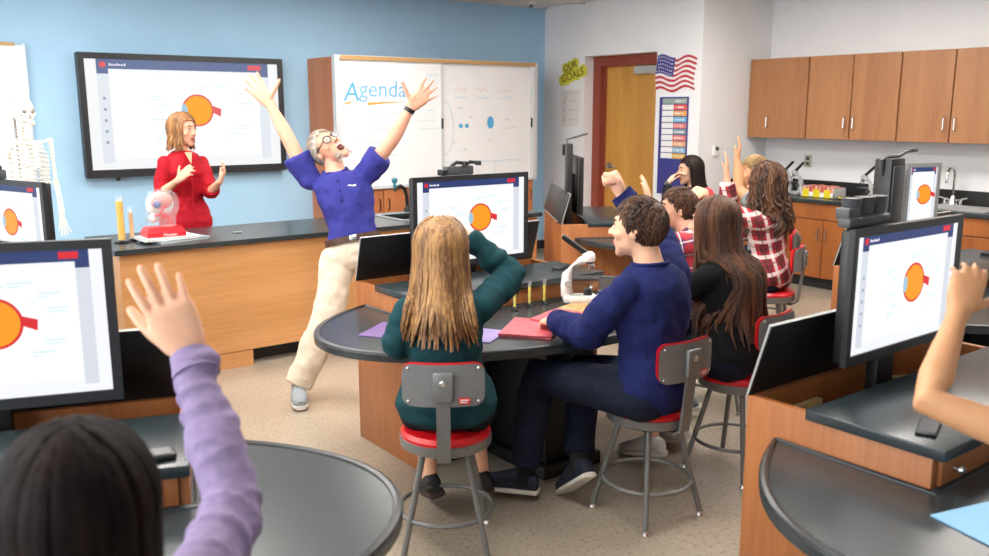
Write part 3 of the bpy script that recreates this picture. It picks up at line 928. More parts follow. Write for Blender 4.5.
ST['door'] = make_station('oak lab station turned at an angle in front of the door', (4.92, 4.85, 0), R(56))
ST['far'] = make_station('oak lab station below the silver-framed monitor near the sink', (4.75, 2.02, 0), 0)

# ================================================================== monitors
def make_monitor(label, loc, rz, w, h, z0, frame='bezel', tilt=0.0):
    """loc: middle of the screen's foot on the trough floor"""
    t = thing('monitor', label, 'monitor', (loc[0], loc[1], .44), rz, 'desktop monitors on the lab stations')
    zb = z0 - .44
    obj('casing', B().box(-w / 2 + .004, w / 2 - .004, .0, .035, zb + .004, zb + h - .004, bev=.008).box(-w * .28, w * .28, .03, .06, zb + .06, zb + h * .7, bev=.012), 'black_plastic', t)
    fb = B()
    e = .024
    for q in ((-w / 2, -w / 2 + e, zb + e + .004, zb + h - e), (w / 2 - e, w / 2, zb + e + .004, zb + h - e), (-w / 2, w / 2, zb, zb + e + .004), (-w / 2, w / 2, zb + h - e, zb + h)):
        fb.box(q[0], q[1], -.012, .006, q[2], q[3])
    obj('bezel', fb, frame, t)
    sw, sh = w - 2 * e + .004, h - 2 * e
    scr = obj('screen', B().box(-sw / 2, sw / 2, -.005, -.001, zb + e + .002, zb + e + .002 + sh), 'scr_base', t, False)
    screen_content(sw, sh, frame_mtx((0, -.0056, zb + e + .002 + sh / 2), (1, 0, 0), (0, 0, 1)), scr)
    obj('post', B().box(-.05, .05, .036, .075, 0, zb + h * .5, bev=.004), 'black_plastic', t)
    obj('post_foot', B().box(-.09, .09, .0, .075, 0, .012, bev=.003), 'black_plastic', t)
    return t
MO = {}
MO['center'] = make_monitor('black monitor with eye diagram in front of the pupil in the teal sweater', (2.545, 3.545), 0, .705, .45, .835)
MO['right'] = make_monitor('black monitor with eye diagram beside the raised bare arm', (2.585, 1.335), 0, .635, .40, .87)
MO['left'] = make_monitor('black monitor with eye diagram in front of the pupil in lilac', (.25, 2.488), R(-18.6), .66, .43, .845)
MO['rear_left'] = make_monitor('black monitor with eye diagram in front of the skeleton', (.64, 4.62), R(-70), .68, .41, .875)
MO['far'] = make_monitor('silver-framed monitor with a small eye diagram near the sink tap', (4.735, 2.40), R(-14), .25, .36, .96, 'silver_plastic')
a4 = R(56)
c4 = V((4.92, 4.85, 0)) + Matrix.Rotation(a4, 3, 'Z') @ V((-.12, .38, 0))
MO['door'] = make_monitor('monitor seen edge-on, with a black mast behind it, near the door', (c4.x, c4.y), a4, .62, .42, .84)

# document cameras that ride on the monitors
def make_cam(label, loc, rz, kind):
    t = thing('document_camera', label, 'camera', loc, rz, 'folded document cameras on top of the monitors')
    obj('clamp', B().box(-.08, .08, -.018, .032, .0, .045, bev=.008), 'gray_plastic', t)
    for x in (-.05, .03):
        arm = obj('arm', B().tube([(x, .0, .04), (x + .03, -.01, .062), (x + .075, -.02, .058)], .009, 8, round_ends=True), 'black_plastic', t)
        obj('lens', B().lathe([(.001, 0), (.016, 0), (.016, .018), (.012, .022), (.001, .022)], (x + .075, -.02, .045), 12), 'bezel', arm)
    obj('side_housing', B().box(-.11, -.075, -.02, .03, .0, .03, bev=.006), 'black_plastic', t)
    return t
make_cam('black folded document camera on the monitor before the teal-sweater pupil', (2.48, 3.565, 1.2855), 0, 0)
make_cam('black folded document camera on the monitor of the skeleton desk', (.60, 4.66, 1.286), R(-70), 0)
make_cam('black folded document camera on the monitor facing the lilac-sleeved pupil', (.09, 2.555, 1.2755), R(-18.6), 0)
# a bigger rig with three cups behind the right monitor
t = thing('cup_rig', 'dark grey clamp rig with three round cups on the monitor beside the bare arm', 'camera rig', (2.40, 1.36, 1.2705))
obj('clamp', B().box(-.12, .10, -.012, .03, .0, .028, bev=.006).box(-.11, -.05, .0, .045, .02, .055, bev=.006), 'gray_plastic', t)
for i, x in enumerate((-.05, .02, .085)):
    c_ = obj('cup', B().lathe([(.001, .025), (.024, .025), (.028, .075), (.030, .08), (.024, .08), (.02, .06), (.001, .058)], (x, .03, 0), 16), 'gray_plastic', t)
    obj('cup_lining', B().lathe([(.001, .0775), (.023, .0775), (.023, .0785), (.001, .0785)], (x, .03, 0), 16), 'silver_plastic', c_)
# tall black document stand beside the silver monitor
t = thing('document_stand', 'tall black document camera column with a bent arm beside the silver monitor', 'document camera', (4.50, 2.46, .44))
obj('column', B().box(-.07, .07, -.05, .05, 0, .91, bev=.012), 'black_plastic', t)
obj('cover_plate', B().box(-.055, .055, -.058, -.045, .5, .87, bev=.006), 'bezel', t)
obj('arm', B().tube([(-.075, 0, .83), (-.09, 0, .90), (-.03, 0, .917), (.08, 0, .917), (.14, .0, .935), (.2, 0, .945)], .010, 8, round_ends=True), 'gray_plastic', t)
obj('arm_head', B().box(.17, .25, -.018, .018, .935, .955, bev=.006), 'gray_plastic', t)
# mast beside the angled monitor
c5 = V((4.92, 4.85, 0)) + Matrix.Rotation(a4, 3, 'Z') @ V((-.36, .47, 0))
t = thing('document_stand', 'slim black document camera mast behind the edge-on monitor near the door', 'document camera', (c5.x, c5.y, .44), a4)
obj('column', B().box(-.05, .05, -.024, .024, 0, .92, bev=.008), 'black_plastic', t)
obj('arm', B().tube([(0, 0, .9), (0, .02, .95), (0, -.04, .965), (0, -.13, .99)], .008, 8, round_ends=True), 'gray_plastic', t)

# ================================================================== stools
def make_stool(label, loc, rz, sh=.45, back=True):
    """backrest on local -y"""
    t = thing('lab_stool', label, 'stool', (loc[0], loc[1], 0), rz, 'grey steel stools with red seats')
    obj('seat_pan', B().lathe([(.001, sh - .055), (.15, sh - .055), (.168, sh - .045), (.17, sh - .012), (.16, sh - .01), (.001, sh - .01)], n=32), 'stool_steel', t)
    obj('seat_pad', B().lathe([(.001, sh - .012), (.165, sh - .012), (.166, sh + .0), (.155, sh + .014), (.11, sh + .022), (.001, sh + .024)], n=32), 'red_vinyl', t)
    for i in range(4):
        a = R(45 + 90 * i)
        p0 = V((.11 * math.cos(a), .11 * math.sin(a), sh - .055)); p1 = V((.215 * math.cos(a), .215 * math.sin(a), .016))
        lg = obj('leg', B().tube([p0, p1], .0115, 10), 'stool_steel', t)
        obj('foot_glide', B().lathe([(.001, 0), (.017, 0), (.017, .006), (.012, .012), (.012, .022), (.001, .022)], (p1.x, p1.y, 0), 12), 'chrome', lg)
    zr = .15
    rr = .11 + (.215 - .11) * (sh - .055 - zr) / (sh - .055 - .016) - .003
    obj('foot_ring', B().tube([(rr * math.cos(R(a)), rr * math.sin(R(a)), zr) for a in range(0, 360, 10)], .0085, 8, closed=True, up=(0, 0, 1)), 'stool_steel', t)
    # back post, flat bar bending up behind the seat
    path = [(0, -.06, sh - .062), (0, -.15, sh - .07), (0, -.185, sh - .05), (0, -.195, sh + .03), (0, -.205, sh + .13), (0, -.215, sh + .27)]
    b = B()
    w = .024
    rings = []
    for i, p in enumerate(path):
        p = V(p)
        tn = (V(path[min(i + 1, 5)]) - V(path[max(i - 1, 0)])).normalized()
        nn = V((1, 0, 0)).cross(tn).normalized()
        rings.append([p + V((w, 0, 0)) + nn * .006, p - V((w, 0, 0)) + nn * .006, p - V((w, 0, 0)) - nn * .006, p + V((w, 0, 0)) - nn * .006])
    b.rings(rings)
    obj('back_post', b, 'stool_steel', t)
    # curved backrest shell with red pad
    def shell(wd, z0, z1, off, th, rad=.035):
        b = B()
        n = 12
        outl = []
        cz, hh = (z0 + z1) / 2, (z1 - z0) / 2
        for cx_, cz_, s0 in ((wd - rad, hh - rad, 0), (-wd + rad, hh - rad, 90), (-wd + rad, -hh + rad, 180), (wd - rad, -hh + rad, 270)):
            for k in range(5):
                outl.append((cx_ + rad * math.cos(R(s0 + 22.5 * k)), cz + cz_ + rad * math.sin(R(s0 + 22.5 * k))))
        # subdivide across the width for the curve
        dense = []
        for i in range(len(outl)):
            a_, c_ = outl[i], outl[(i + 1) % len(outl)]
            m_ = max(1, int(abs(a_[0] - c_[0]) / .03))
            for k in range(m_):
                dense.append((a_[0] + (c_[0] - a_[0]) * k / m_, a_[1] + (c_[1] - a_[1]) * k / m_))
        yy = lambda x: -.21 + off + x * x * 1.5
        r0 = [V((x, yy(x), z)) for x, z in dense]
        r1 = [V((x * .97, yy(x * .97) + th * .5, cz + (z - cz) * .96)) for x, z in dense]
        r2 = [V((x * .9, yy(x * .9) + th, cz + (z - cz) * .88)) for x, z in dense]
        r3 = [V((x * .45, yy(x * .45) + th * 1.05, cz + (z - cz) * .4)) for x, z in dense]
        rb1 = [V((x * .5, yy(x * .5), cz + (z - cz) * .5)) for x, z in dense]
        b.rings([rb1, r0, r1, r2, r3])
        return b
    bk = obj('backrest', shell(.142, sh + .155, sh + .305, .0, .012), 'stool_plastic', t)
    obj('back_pad', shell(.140, sh + .157, sh + .309, .0125, .022), 'red_vinyl', bk)
    obj('post_bracket', B().box(-.035, .035, -.228, -.209, sh + .175, sh + .28, bev=.006), 'stool_steel', bk)
    for x, z, rr_ in ((-.12, .172, .006), (.12, .172, .006), (-.12, .288, .006), (.12, .288, .006), (0, .245, .011)):
        obj('rivet', B().ell((x, (-.2105 + x * x * 1.5) if x else -.231, sh + z), (rr_, .004, rr_), nu=10, nv=6), 'chrome', bk)
    st = obj('sticker', B().box(.052, .092, -.2085, -.2025, sh + .166, sh + .188), mat('sticker_red', 'c22a2a', .4, var=.1), bk)
    obj('sticker_print', B().box(.058, .087, -.2092, -.2082, sh + .179, sh + .183).box(.058, .082, -.2092, -.2082, sh + .171, sh + .175), 'white_plastic', st)
    return t
make_stool('red-seated grey stool under the pupil in the teal sweater', (1.70, 2.54), R(-36))
make_stool('red-seated grey stool under the boy in navy', (2.49, 2.27), R(-2))
make_stool('red-seated grey stool under the girl with long dark hair and black top', (3.12, 2.33), R(5))
make_stool('red-seated grey stool under the girl in the plaid shirt', (4.76, 3.35), R(22))
make_stool('red-seated grey stool under the boy with brown hair and red plaid collar', (3.76, 2.97), R(35))
make_stool('red-seated grey stool under the black-haired girl with a hand on her mouth', (6.0, 4.92), R(60))
make_stool('red-seated grey stool under the blond pupil raising a bare arm', (5.32, 3.78), R(35))
make_stool('red-seated grey stool under the pupil in the lilac sweater', (.08, .90), R(-15))
make_stool('red-seated grey stool under the pupil with the raised bare arm', (1.89, .15), R(-10))

# ================================================================== microscopes
def make_scope(label, loc, rz, main, tube_m, s=1.0, group=None):
    t = thing('microscope', label, 'microscope', loc, rz, group)
    q = Matrix.Scale(s, 4)
    def o(name, b, m):
        b.v = [q @ v for v in b.v]
        return obj(name, b, m, t)
    # base is a rounded block, arm a C curve; eyepiece tilts to local -x
    o('base', B().box(-.075, .085, -.05, .05, 0, .035, bev=.012), main)
    rg = []
    for (x, z, w, dpt) in ((-.055, .03, .03, .034), (-.06, .08, .027, .03), (-.055, .14, .025, .03), (-.035, .18, .02, .022), (.0, .2, .022, .022), (.025, .205, .022, .02)):
        rg.append([V((x + w * math.cos(R(a)), dpt * math.sin(R(a)) * .8, z)) for a in range(0, 360, 30)])
    rg[-2] = [V((.0, .02 * math.sin(R(a)), .197 + .022 * math.cos(R(a)))) for a in range(0, 360, 30)]
    rg[-1] = [V((.03, .02 * math.sin(R(a)), .205 + .022 * math.cos(R(a)))) for a in range(0, 360, 30)]
    rg[-3] = [V((-.035 + .016 * math.cos(R(a)), .02 * math.sin(R(a)), .178 + .016 * math.cos(R(a)))) for a in range(0, 360, 30)]
    o('arm', B().rings(rg), main)
    o('head', B().lathe([(.001, 0), (.03, 0), (.034, .015), (.03, .035), (.018, .045), (.001, .046)], (.045, 0, .2), 18), main)
    o('eyepiece_tube', B().tube([(.035, 0, .235), (-.075, 0, .315)], [.0145, .0135], 14), tube_m)
    o('eyepiece_lens', B().tube([(-.075, 0, .315), (-.082, 0, .32)], [.011, .011], 14), 'glass_dark' if 'glass_dark' in MATS else mat('glass_dark', '202830', .1, var=.05))
    o('turret', B().lathe([(.001, 0), (.022, 0), (.026, .012), (.001, .014)], (.05, 0, .187), 16), 'gray_plastic')
    for k, (dx, dy) in enumerate(((.0, 0), (.018, .012), (.018, -.012))):
        o('objective', B().tube([(.05 + dx * .5, dy, .188), (.05 + dx * 1.2, dy * 1.4, .152 + .01 * k)], [.008, .006], 10), 'steel')
    o('stage', B().box(-.03, .09, -.05, .05, .112, .121, bev=.003), 'black_plastic')
    for sgn in (-1, 1):
        o('focus_knob', B().tube([(-.055, sgn * .018, .095), (-.055, sgn * .05, .095)], [.016, .016], 14), 'gray_plastic' if main != 'white_plastic' else 'silver_plastic')
    o('illuminator', B().lathe([(.001, 0), (.022, 0), (.02, .025), (.012, .03), (.001, .03)], (.045, 0, .035), 14), 'black_plastic')
    return t
make_scope('white microscope with black eyepiece standing on the curved pupil table', (2.815, 3.045, TZ + .001), R(-38), 'white_plastic', 'black_plastic', 1.0)
SG = 'small steel microscopes on the wall counter'
make_scope('small steel microscope left of the yellow box on the wall counter', (7.34, 5.03, .813), R(70), 'silver_plastic', 'black_plastic', .95, SG)
make_scope('small steel microscope right beside the yellow box on the wall counter', (7.30, 4.89, .813), R(70), 'silver_plastic', 'black_plastic', .95, SG)
make_scope('small steel microscope next to the yellow and black disc on the wall counter', (7.24, 4.15, .813), R(70), 'silver_plastic', 'black_plastic', .95, SG)
make_scope('small steel microscope next to the tall black document stand on the wall counter', (7.22, 3.99, .813), R(70), 'silver_plastic', 'black_plastic', .95, SG)
# ---- other things on the wall counter
t = thing('slide_box', 'open cardboard box of yellow packets and pink slips on the wall counter', 'box', (7.28, 4.60, .813))
obj('tray', B().box(-.1, .1, -.17, .17, 0, .006).box(-.1, -.094, -.17, .17, 0, .05).box(.094, .1, -.17, .17, 0, .09).box(-.1, .1, -.17, -.164, 0, .09).box(-.1, .1, .164, .17, 0, .09), 'white_plastic', t)
for i, y in enumerate((-.11, 0, .11)):
    obj('yellow_packet', B().box(-.109, -.101, y - .03, y + .03, .004, .075), mat('packet_yellow', 'dccb1e', .5, var=.1), t)
for i in range(8):
    obj('slip', B().box(-.085, .085, -.155 + i * .04, -.13 + i * .04, .007, .095 + .006 * (i % 3)), mat('slip_%d' % (i % 3), ['d98a80', 'e2b3a6', 'cf6a55'][i % 3], .6, var=.08), t)
t = thing('tape_roll', 'small yellow and black disc lying on the wall counter', 'tape', (7.2, 4.34, .813))
obj('roll', B().lathe([(.02, 0), (.042, 0), (.042, .03), (.02, .03)], n=20), 'black_plastic', t)
obj('band', B().lathe([(.0425, .012), (.0445, .012), (.0445, .026), (.0425, .026)], n=20), mat('band_yellow', 'e0c41c', .5, var=.08), t)
for lab, y, h, r in (('tall yellow cylinder beside the document stand on the wall counter', 3.78, .30, .03), ('thin yellow cylinder beside the steel microscopes on the wall counter', 3.86, .21, .02)):
    t = thing('measuring_cylinder', lab, 'cylinder', (7.3, y, .813), 0, 'yellow cylinders on the wall counter')
    obj('glass_tube', B().lathe([(.001, .012), (r, .012), (r, h), (r - .003, h), (r - .003, .016), (.001, .016)], n=16), 'glass', t)
    obj('liquid', B().lathe([(.001, .018), (r - .004, .018), (r - .004, h * .9), (.001, h * .9)], n=16), 'yellow_liquid', t)
    obj('foot', B().lathe([(.001, 0), (r * 1.6, 0), (r * 1.5, .01), (.001, .0125)], n=16), 'black_plastic', t)
# ---- on the front counter
def cylinder(label, loc, r, h, fill, m, group, fm='black_plastic'):
    t = thing('measuring_cylinder', label, 'cylinder', loc, 0, group)
    obj('glass_tube', B().lathe([(.001, .014), (r, .014), (r, h), (r * 1.12, h + .004), (r * 1.12, h + .008), (r - .002, h + .002), (r - .002, .018), (.001, .018)], n=18), 'glass', t)
    obj('liquid', B().lathe([(.001, .0185), (r - .0025, .0185), (r - .0025, fill), (.001, fill)], n=18), m, t)
    obj('foot', B().lathe([(.001, 0), (r * 2.1, 0), (r * 2.1, .006), (r * 1.2, .012), (.001, .0145)], n=6), fm, t)
    return t
cylinder('tall measuring cylinder of amber liquid on the demonstration counter', (1.36, 5.50, .816), .022, .27, .25, 'amber_liquid', 'coloured cylinders on the demonstration counter')
cylinder('short measuring cylinder of peach liquid on the demonstration counter', (1.43, 5.54, .816), .015, .20, .175, 'peach_liquid', 'coloured cylinders on the demonstration counter')
bkx = thing('book_stack', 'thin white book lying on top of a grey one on the counter', 'book', (1.66, 5.42, .816), R(6))
bpy.data.objects.remove(bkx)
def book(label, loc, rz, w, d, h, m, cat='book', cover=None, group=None, pages='paper', name='book'):
    t = thing(name, label, cat, loc, rz, group)
    obj('cover', B().box(-w / 2, w / 2, -d / 2, d / 2, 0, h * .12).box(-w / 2, w / 2, -d / 2, d / 2, h * .88, h).box(-w / 2, -w / 2 + .004, -d / 2, d / 2, 0, h), m, t, False)
    obj('pages', B().box(-w / 2 + .0041, w / 2 - .006, -d / 2 + .005, d / 2 - .005, h * .125, h * .875), pages, t, False)
    return t
mat('book_grey', '8d99a3', .5, var=.06); mat('book_white', 'e3e4e6', .5, var=.04); mat('book_red', 'c25560', .45, var=.28, scale=34); mat('book_purple', '6a4f86', .5, var=.08)
book('grey paperback at the bottom of the pair under the head model', (1.66, 5.44, .816), R(14), .34, .24, .014, 'book_grey', group='books under the head model')
book('white paperback lying under the red base of the head model', (1.60, 5.44, .831), R(4), .33, .22, .014, 'book_white', group='books under the head model')
hm = thing('head_model', 'clear anatomical head model on a red base on the demonstration counter', 'anatomy model', (1.59, 5.45, .8455))
mat('model_red', 'd01f2c', .3, var=.06); mat('model_pink', 'd98f88', .5, var=.1); mat('model_blue', '4a5a9c', .5, var=.1)
b = B()
b.rings([[V((sx * (.115 - k * .012), sy * (.075 - k * .012), z)) for sx, sy in ((-1, -1), (1, -1), (1, 1), (-1, 1))] for k, z in ((0, 0), (0, .025), (1.4, .055), (1.4, .058))])
bs_ = obj('base', b, 'model_red', hm, False)
tb = text_b('Human', .028, .0008, 0, frame_mtx((.02, -.0755, .014), (1, 0, 0), (0, 0, 1)))
obj('base_lettering', tb, 'white_plastic', bs_, False)
# head profile, clear: lofted side outline with thickness
prof = [(-.085, .07), (-.09, .12), (-.075, .125), (-.085, .15), (-.1, .165), (-.085, .175), (-.082, .2), (-.085, .235), (-.06, .27), (-.01, .285), (.05, .28), (.085, .255), (.1, .21), (.095, .16), (.075, .12), (.07, .06), (-.02, .058)]
rr = []
for yy, sc_ in ((-.07, .55), (-.06, .85), (-.035, .98), (0, 1), (.035, .98), (.06, .85), (.07, .55)):
    rr.append([V((.0 + x * sc_, yy, .17 + (z - .17) * sc_)) if z > .1 else V((x * sc_, yy, z)) for x, z in prof])
obj('head_shell', B().rings(rr), 'clear_acrylic', hm)
obj('brain', B().ell((.01, 0, .215), (.06, .045, .05)).ell((-.02, 0, .2), (.04, .04, .035)), 'model_pink', hm)
obj('eye_sphere', B().ell((-.035, -.035, .195), (.022, .022, .022)), 'model_blue', hm)
obj('blood_vessel', B().tube([(-.06, -.05, .13), (-.02, -.055, .14), (.02, -.055, .12), (.03, -.05, .08)], .008, 8).tube([(-.03, -.055, .14), (-.01, -.06, .17), (.015, -.055, .19)], .006, 8).ell((-.0, -.055, .125), (.022, .012, .02)), 'model_red', hm)
obj('skull_half', B().ell((.0, .03, .19), (.085, .03, .075)).ell((-.045, .02, .11), (.03, .03, .03)), 'white_plastic', hm)
t = thing('plastic_part', 'small pink and red removed piece lying beside the head model', 'model part', (1.49, 5.40, .816))
obj('lobe', B().ell((0, 0, .018), (.022, .03, .018), (0, 0, .5)), 'model_pink', t)
obj('red_tip', B().ell((.025, .012, .014), (.018, .012, .012), (0, 0, .6)), 'model_red', t)

# ---- on the pupil table
for lab, x, y in (('thin cylinder of yellow liquid with black foot, nearest the teal sleeve', 2.455, 3.085), ('thin cylinder of yellow liquid, middle of the three by the oak ledge', 2.555, 3.1), ('thin cylinder of yellow liquid nearest the white microscope', 2.65, 3.105)):
    cylinder(lab, (x, y, TZ + .001), .0085, .115, .095, 'yellow_liquid', 'three thin yellow cylinders on the pupil table')
book('red workbook lying open-edge up between the teal and navy pupils', (2.29, 2.76, TZ + .001), R(38), .30, .22, .012, 'book_red', 'workbook')
book('red workbook under the navy boy\'s sleeve', (2.50, 2.80, TZ + .0135), R(20), .24, .20, .008, 'book_red', 'workbook')
def sheet(label, loc, rz, w, d, m, name='paper_sheet', cat='paper', th=.0012, curl=.0):
    b = B()
    n = 6
    top = [[V((-w / 2 + w * i / n, -d / 2 + d * j / n, th + curl * ((i / n - .5) ** 2 + .4 * (j / n) ** 2))) for i in range(n + 1)] for j in range(n + 1)]
    vs_ = [p for r in top for p in r]
    N = (n + 1) ** 2
    vs2 = vs_ + [p - V((0, 0, th)) for p in vs_]
    fs = []
    for j in range(n):
        for i in range(n):
            a = j * (n + 1) + i
            fs.append((a, a + 1, a + n + 2, a + n + 1)); fs.append((N + a, N + a + n + 1, N + a + n + 2, N + a + 1))
    ed = [i for i in range(n + 1)] + [(k + 1) * (n + 1) + n for k in range(n)] + [n * (n + 1) + n - 1 - k for k in range(n)] + [(n - 1 - k) * (n + 1) for k in range(n - 1)]
    for k in range(len(ed)):
        a, c = ed[k], ed[(k + 1) % len(ed)]
        fs.append((a, N + a, N + c, c))
    b.add(vs2, fs)
    o = obj(name, b, m, None, True, shift=V((0, 0, 0)), loc=loc)
    o.rotation_euler = (0, 0, rz)
    return tag(o, label, cat)
mat('magazine', 'c99a62', .4, var=.5, scale=22)
mg = sheet('colourful orange illustrated magazine in front of the white microscope', (2.68, 2.90, TZ + .0015), R(18), .30, .20, 'magazine', 'magazine', 'magazine', .004)
sheet('white loose paper beside the white microscope base', (3.02, 3.0, TZ + .0015), R(30), .28, .2, 'paper', curl=.01)
sheet('white open notebook page at the far end of the pupil table', (3.24, 3.06, TZ + .0015), R(55), .2, .15, 'paper', 'notebook', 'notebook', .006)
sheet('purple folder on the pupil table left of the teal sweater', (1.80, 3.11, TZ + .001), R(35), .24, .17, 'book_purple', 'folder', 'folder', .003)
sheet('white paper resting on the purple folder left of the teal sweater', (1.90, 3.08, TZ + .0045), R(48), .14, .1, 'paper')
sheet('purple and white pamphlet right of the teal sweater', (2.07, 2.80, TZ + .001), R(30), .20, .13, mat('pamphlet', '8f7fb4', .5, var=.25, scale=9), 'pamphlet', 'pamphlet', .003)
sheet('light blue paper on the curved table under the bare arm', (2.03, .735, TZ + .001), R(-15), .30, .22, mat('blue_paper', '8fc4ea', .6, var=.03), 'blue_paper', 'paper', .003)
# devices on the ledges
def device(label, loc, rz, w, d, h, cat='phone'):
    t = thing('handheld_device', label, cat, loc, rz)
    obj('body', B().box(-w / 2, w / 2, -d / 2, d / 2, 0, h, bev=h * .4), 'black_plastic', t)
    obj('keypad', B().box(-w * .42, w * .42, -d * .4, d * .4, h, h + .001), 'bezel', t)
    return t
device('black flat remote lying on the ledge in front of the lilac-sleeved pupil', (.50, 2.02, .801), R(-12), .16, .055, .016, 'remote')
device('black phone lying on the ledge behind the white microscope', (2.95, 3.33, .801), R(25), .12, .05, .010)
device('dark tablet lying on the ledge of the far station near the sink', (5.18, 2.19, .801), R(5), .14, .08, .012, 'tablet')
device('small black phone by the elbow of the raised bare arm', (2.16, 1.02, .801), R(20), .12, .05, .010)

# ================================================================== skeleton
def skeleton(loc, rz, s):
    t = thing('anatomical_skeleton', 'white full-size anatomical skeleton hanging on a stand in front of the blue wall', 'skeleton', loc, rz)
    Q = Matrix.Scale(s, 4)
    def o(name, b, par=None, m='bone'):
        b.v = [Q @ v for v in b.v]
        return obj(name, b, m, par or t)
    H = 1.72
    sk = B().ell((0, .01, H - .09), (.072, .09, .085), nu=20, nv=14)
    sk.ell((0, -.03, H - .145), (.052, .055, .045)).ell((.045, -.05, H - .125), (.02, .025, .014)).ell((-.045, -.05, H - .125), (.02, .025, .014))
    sko = o('skull', sk)
    o('jaw', B().tube([(-.05, .0, H - .15), (-.045, -.04, H - .195), (0, -.075, H - .205), (.045, -.04, H - .195), (.05, .0, H - .15)], .012, 8), sko)
    for x in (-.03, .03):
        o('eye_socket', B().ell((x, -.071, H - .105), (.016, .010, .014)), sko, 'bone_dark' if 'bone_dark' in MATS else mat('bone_dark', '8f8378', .8, var=.1))
    o('nasal_opening', B().ell((0, -.083, H - .14), (.01, .008, .015)), sko, 'bone_dark')
    o('teeth', B().box(-.028, .028, -.088, -.075, H - .185, H - .165, bev=.003), sko, 'white_plastic')
    sp_ = B()
    for i in range(24):
        z = H - .2 - i * .0235
        sp_.lathe([(.001, -.008), (.017, -.008), (.014, 0), (.017, .008), (.001, .008)], (0, .03 + .02 * math.sin(i * .28), z), 10)
        sp_.box(-.028, .028, .04 + .02 * math.sin(i * .28), .055 + .02 * math.sin(i * .28), z - .004, z + .004)
    o('spine', sp_)
    for i in range(10):
        f = i / 9
        z = H - .30 - i * .031
        wx = .075 + .065 * math.sin(min(1, f * 1.25 + .1) * math.pi * .62)
        for sgn in (-1, 1):
            pts = []
            for k in range(11):
                a = R(-80 + 165 * k / 10)
                end = 1 if i < 7 else .8
                x = sgn * wx * math.cos(a) if k < 10 else sgn * .015
                y = -.02 - (.095 if i < 7 else .085) * math.sin(a)
                pts.append((x, y, z - .05 * (k / 10) + (.03 * ((k - 7) / 3) if k > 7 else 0)))
            o('rib', B().tube(pts, .0062, 6))
    o('sternum', B().box(-.017, .017, -.125, -.112, H - .50, H - .34, bev=.006))
    for sgn in (-1, 1):
        o('collar_bone', B().tube([(sgn * .015, -.115, H - .335), (sgn * .09, -.09, H - .315), (sgn * .17, -.01, H - .305)], .008, 8))
        o('shoulder_blade', B().prism([(sgn * .05, H - .33), (sgn * .17, H - .31), (sgn * .09, H - .47)], .0, .008, frame_mtx((0, .085, 0), (1, 0, 0), (0, 0, 1))))
        ua = o('upper_arm_bone', B().tube([(sgn * .185, 0, H - .315), (sgn * .19, 0, H - .335), (sgn * .195, 0, H - .46), (sgn * .2, 0, H - .59), (sgn * .2, 0, H - .615)], [.022, .017, .011, .013, .021], 10, round_ends=True))
        o('forearm_bone', B().tube([(sgn * .192, 0, H - .62), (sgn * .2, -.01, H - .74), (sgn * .203, -.015, H - .85)], [.013, .007, .011], 8, round_ends=True))
        o('forearm_bone', B().tube([(sgn * .212, 0, H - .62), (sgn * .222, -.015, H - .74), (sgn * .222, -.02, H - .85)], [.011, .007, .012], 8, round_ends=True))
        hd = B()
        for k in range(7):
            hd.ell((sgn * (.2 + .012 * (k % 3)), -.02, H - .868 - .012 * (k // 3)), (.009, .008, .008), nu=8, nv=5)
        ho = o('wrist_bones', hd)
        for k in range(5):
            x0 = sgn * (.193 + .011 * k)
            dx = sgn * (.012 * (k - 1.8))
            z0 = H - .895
            L_ = (.05, .06, .062, .058, .05)[k]
            for q in range(3 if k else 2):
                za = z0 - sum((L_, L_ * .62, L_ * .45)[:q]); zb = z0 - sum((L_, L_ * .62, L_ * .45)[:q + 1])
                o('finger_bone', B().tube([(x0 + dx * q * .4, -.02, za - .002), (x0 + dx * (q + 1) * .4, -.02 - .006 * q, zb + .002)], [.0055, .0045], 6, round_ends=True), ho)
        o('thigh_bone', B().tube([(sgn * .09, .0, H - .85), (sgn * .11, 0, H - .88), (sgn * .095, 0, H - 1.08), (sgn * .08, 0, H - 1.27)], [.022, .017, .014, .026], 10, round_ends=True))
        o('shin_bone', B().tube([(sgn * .08, 0, H - 1.30), (sgn * .08, 0, H - 1.45), (sgn * .075, .0, H - 1.63)], [.025, .013, .016], 10, round_ends=True))
        o('shin_bone', B().tube([(sgn * .105, .01, H - 1.31), (sgn * .1, .01, H - 1.63)], [.009, .009], 8, round_ends=True))
        o('foot_bones', B().ell((sgn * .08, .01, H - 1.665), (.025, .04, .022)).tube([(sgn * .075, -.02, H - 1.67), (sgn * .07, -.12, H - 1.69)], [.014, .008], 8, round_ends=True).tube([(sgn * .095, -.02, H - 1.67), (sgn * .11, -.11, H - 1.69)], [.012, .007], 8, round_ends=True))
    pv = B()
    for sgn in (-1, 1):
        pv.ell((sgn * .075, .03, H - .79), (.055, .018, .075), (R(15), sgn * R(20), sgn * R(35)))
        pv.ell((sgn * .05, -.02, H - .87), (.05, .014, .018))
    pv.ell((0, .06, H - .8), (.04, .02, .055))
    o('pelvis', pv)
    # stand
    zb = 0
    top = H + .08
    o('stand_pole', B().tube([(0, .11, .1), (0, .11, H - .05), (0, .1, H - .02), (0, .06, H - .02)], .009, 8), m='steel')
    so = o('stand_base', B().lathe([(.001, .06), (.04, .06), (.04, .1), (.001, .1)], (0, .11, 0), 14), m='gray_plastic')
    for k in range(5):
        a = R(72 * k)
        o('caster_leg', B().tube([(0, .11, .07), (.26 * math.cos(a), .11 + .26 * math.sin(a), .055)], .012, 8).ell((.26 * math.cos(a), .11 + .26 * math.sin(a), .027), (.018, .027, .027)), so, 'gray_plastic')
    return t
skeleton((1.13, 6.95, 0), R(22), .985)
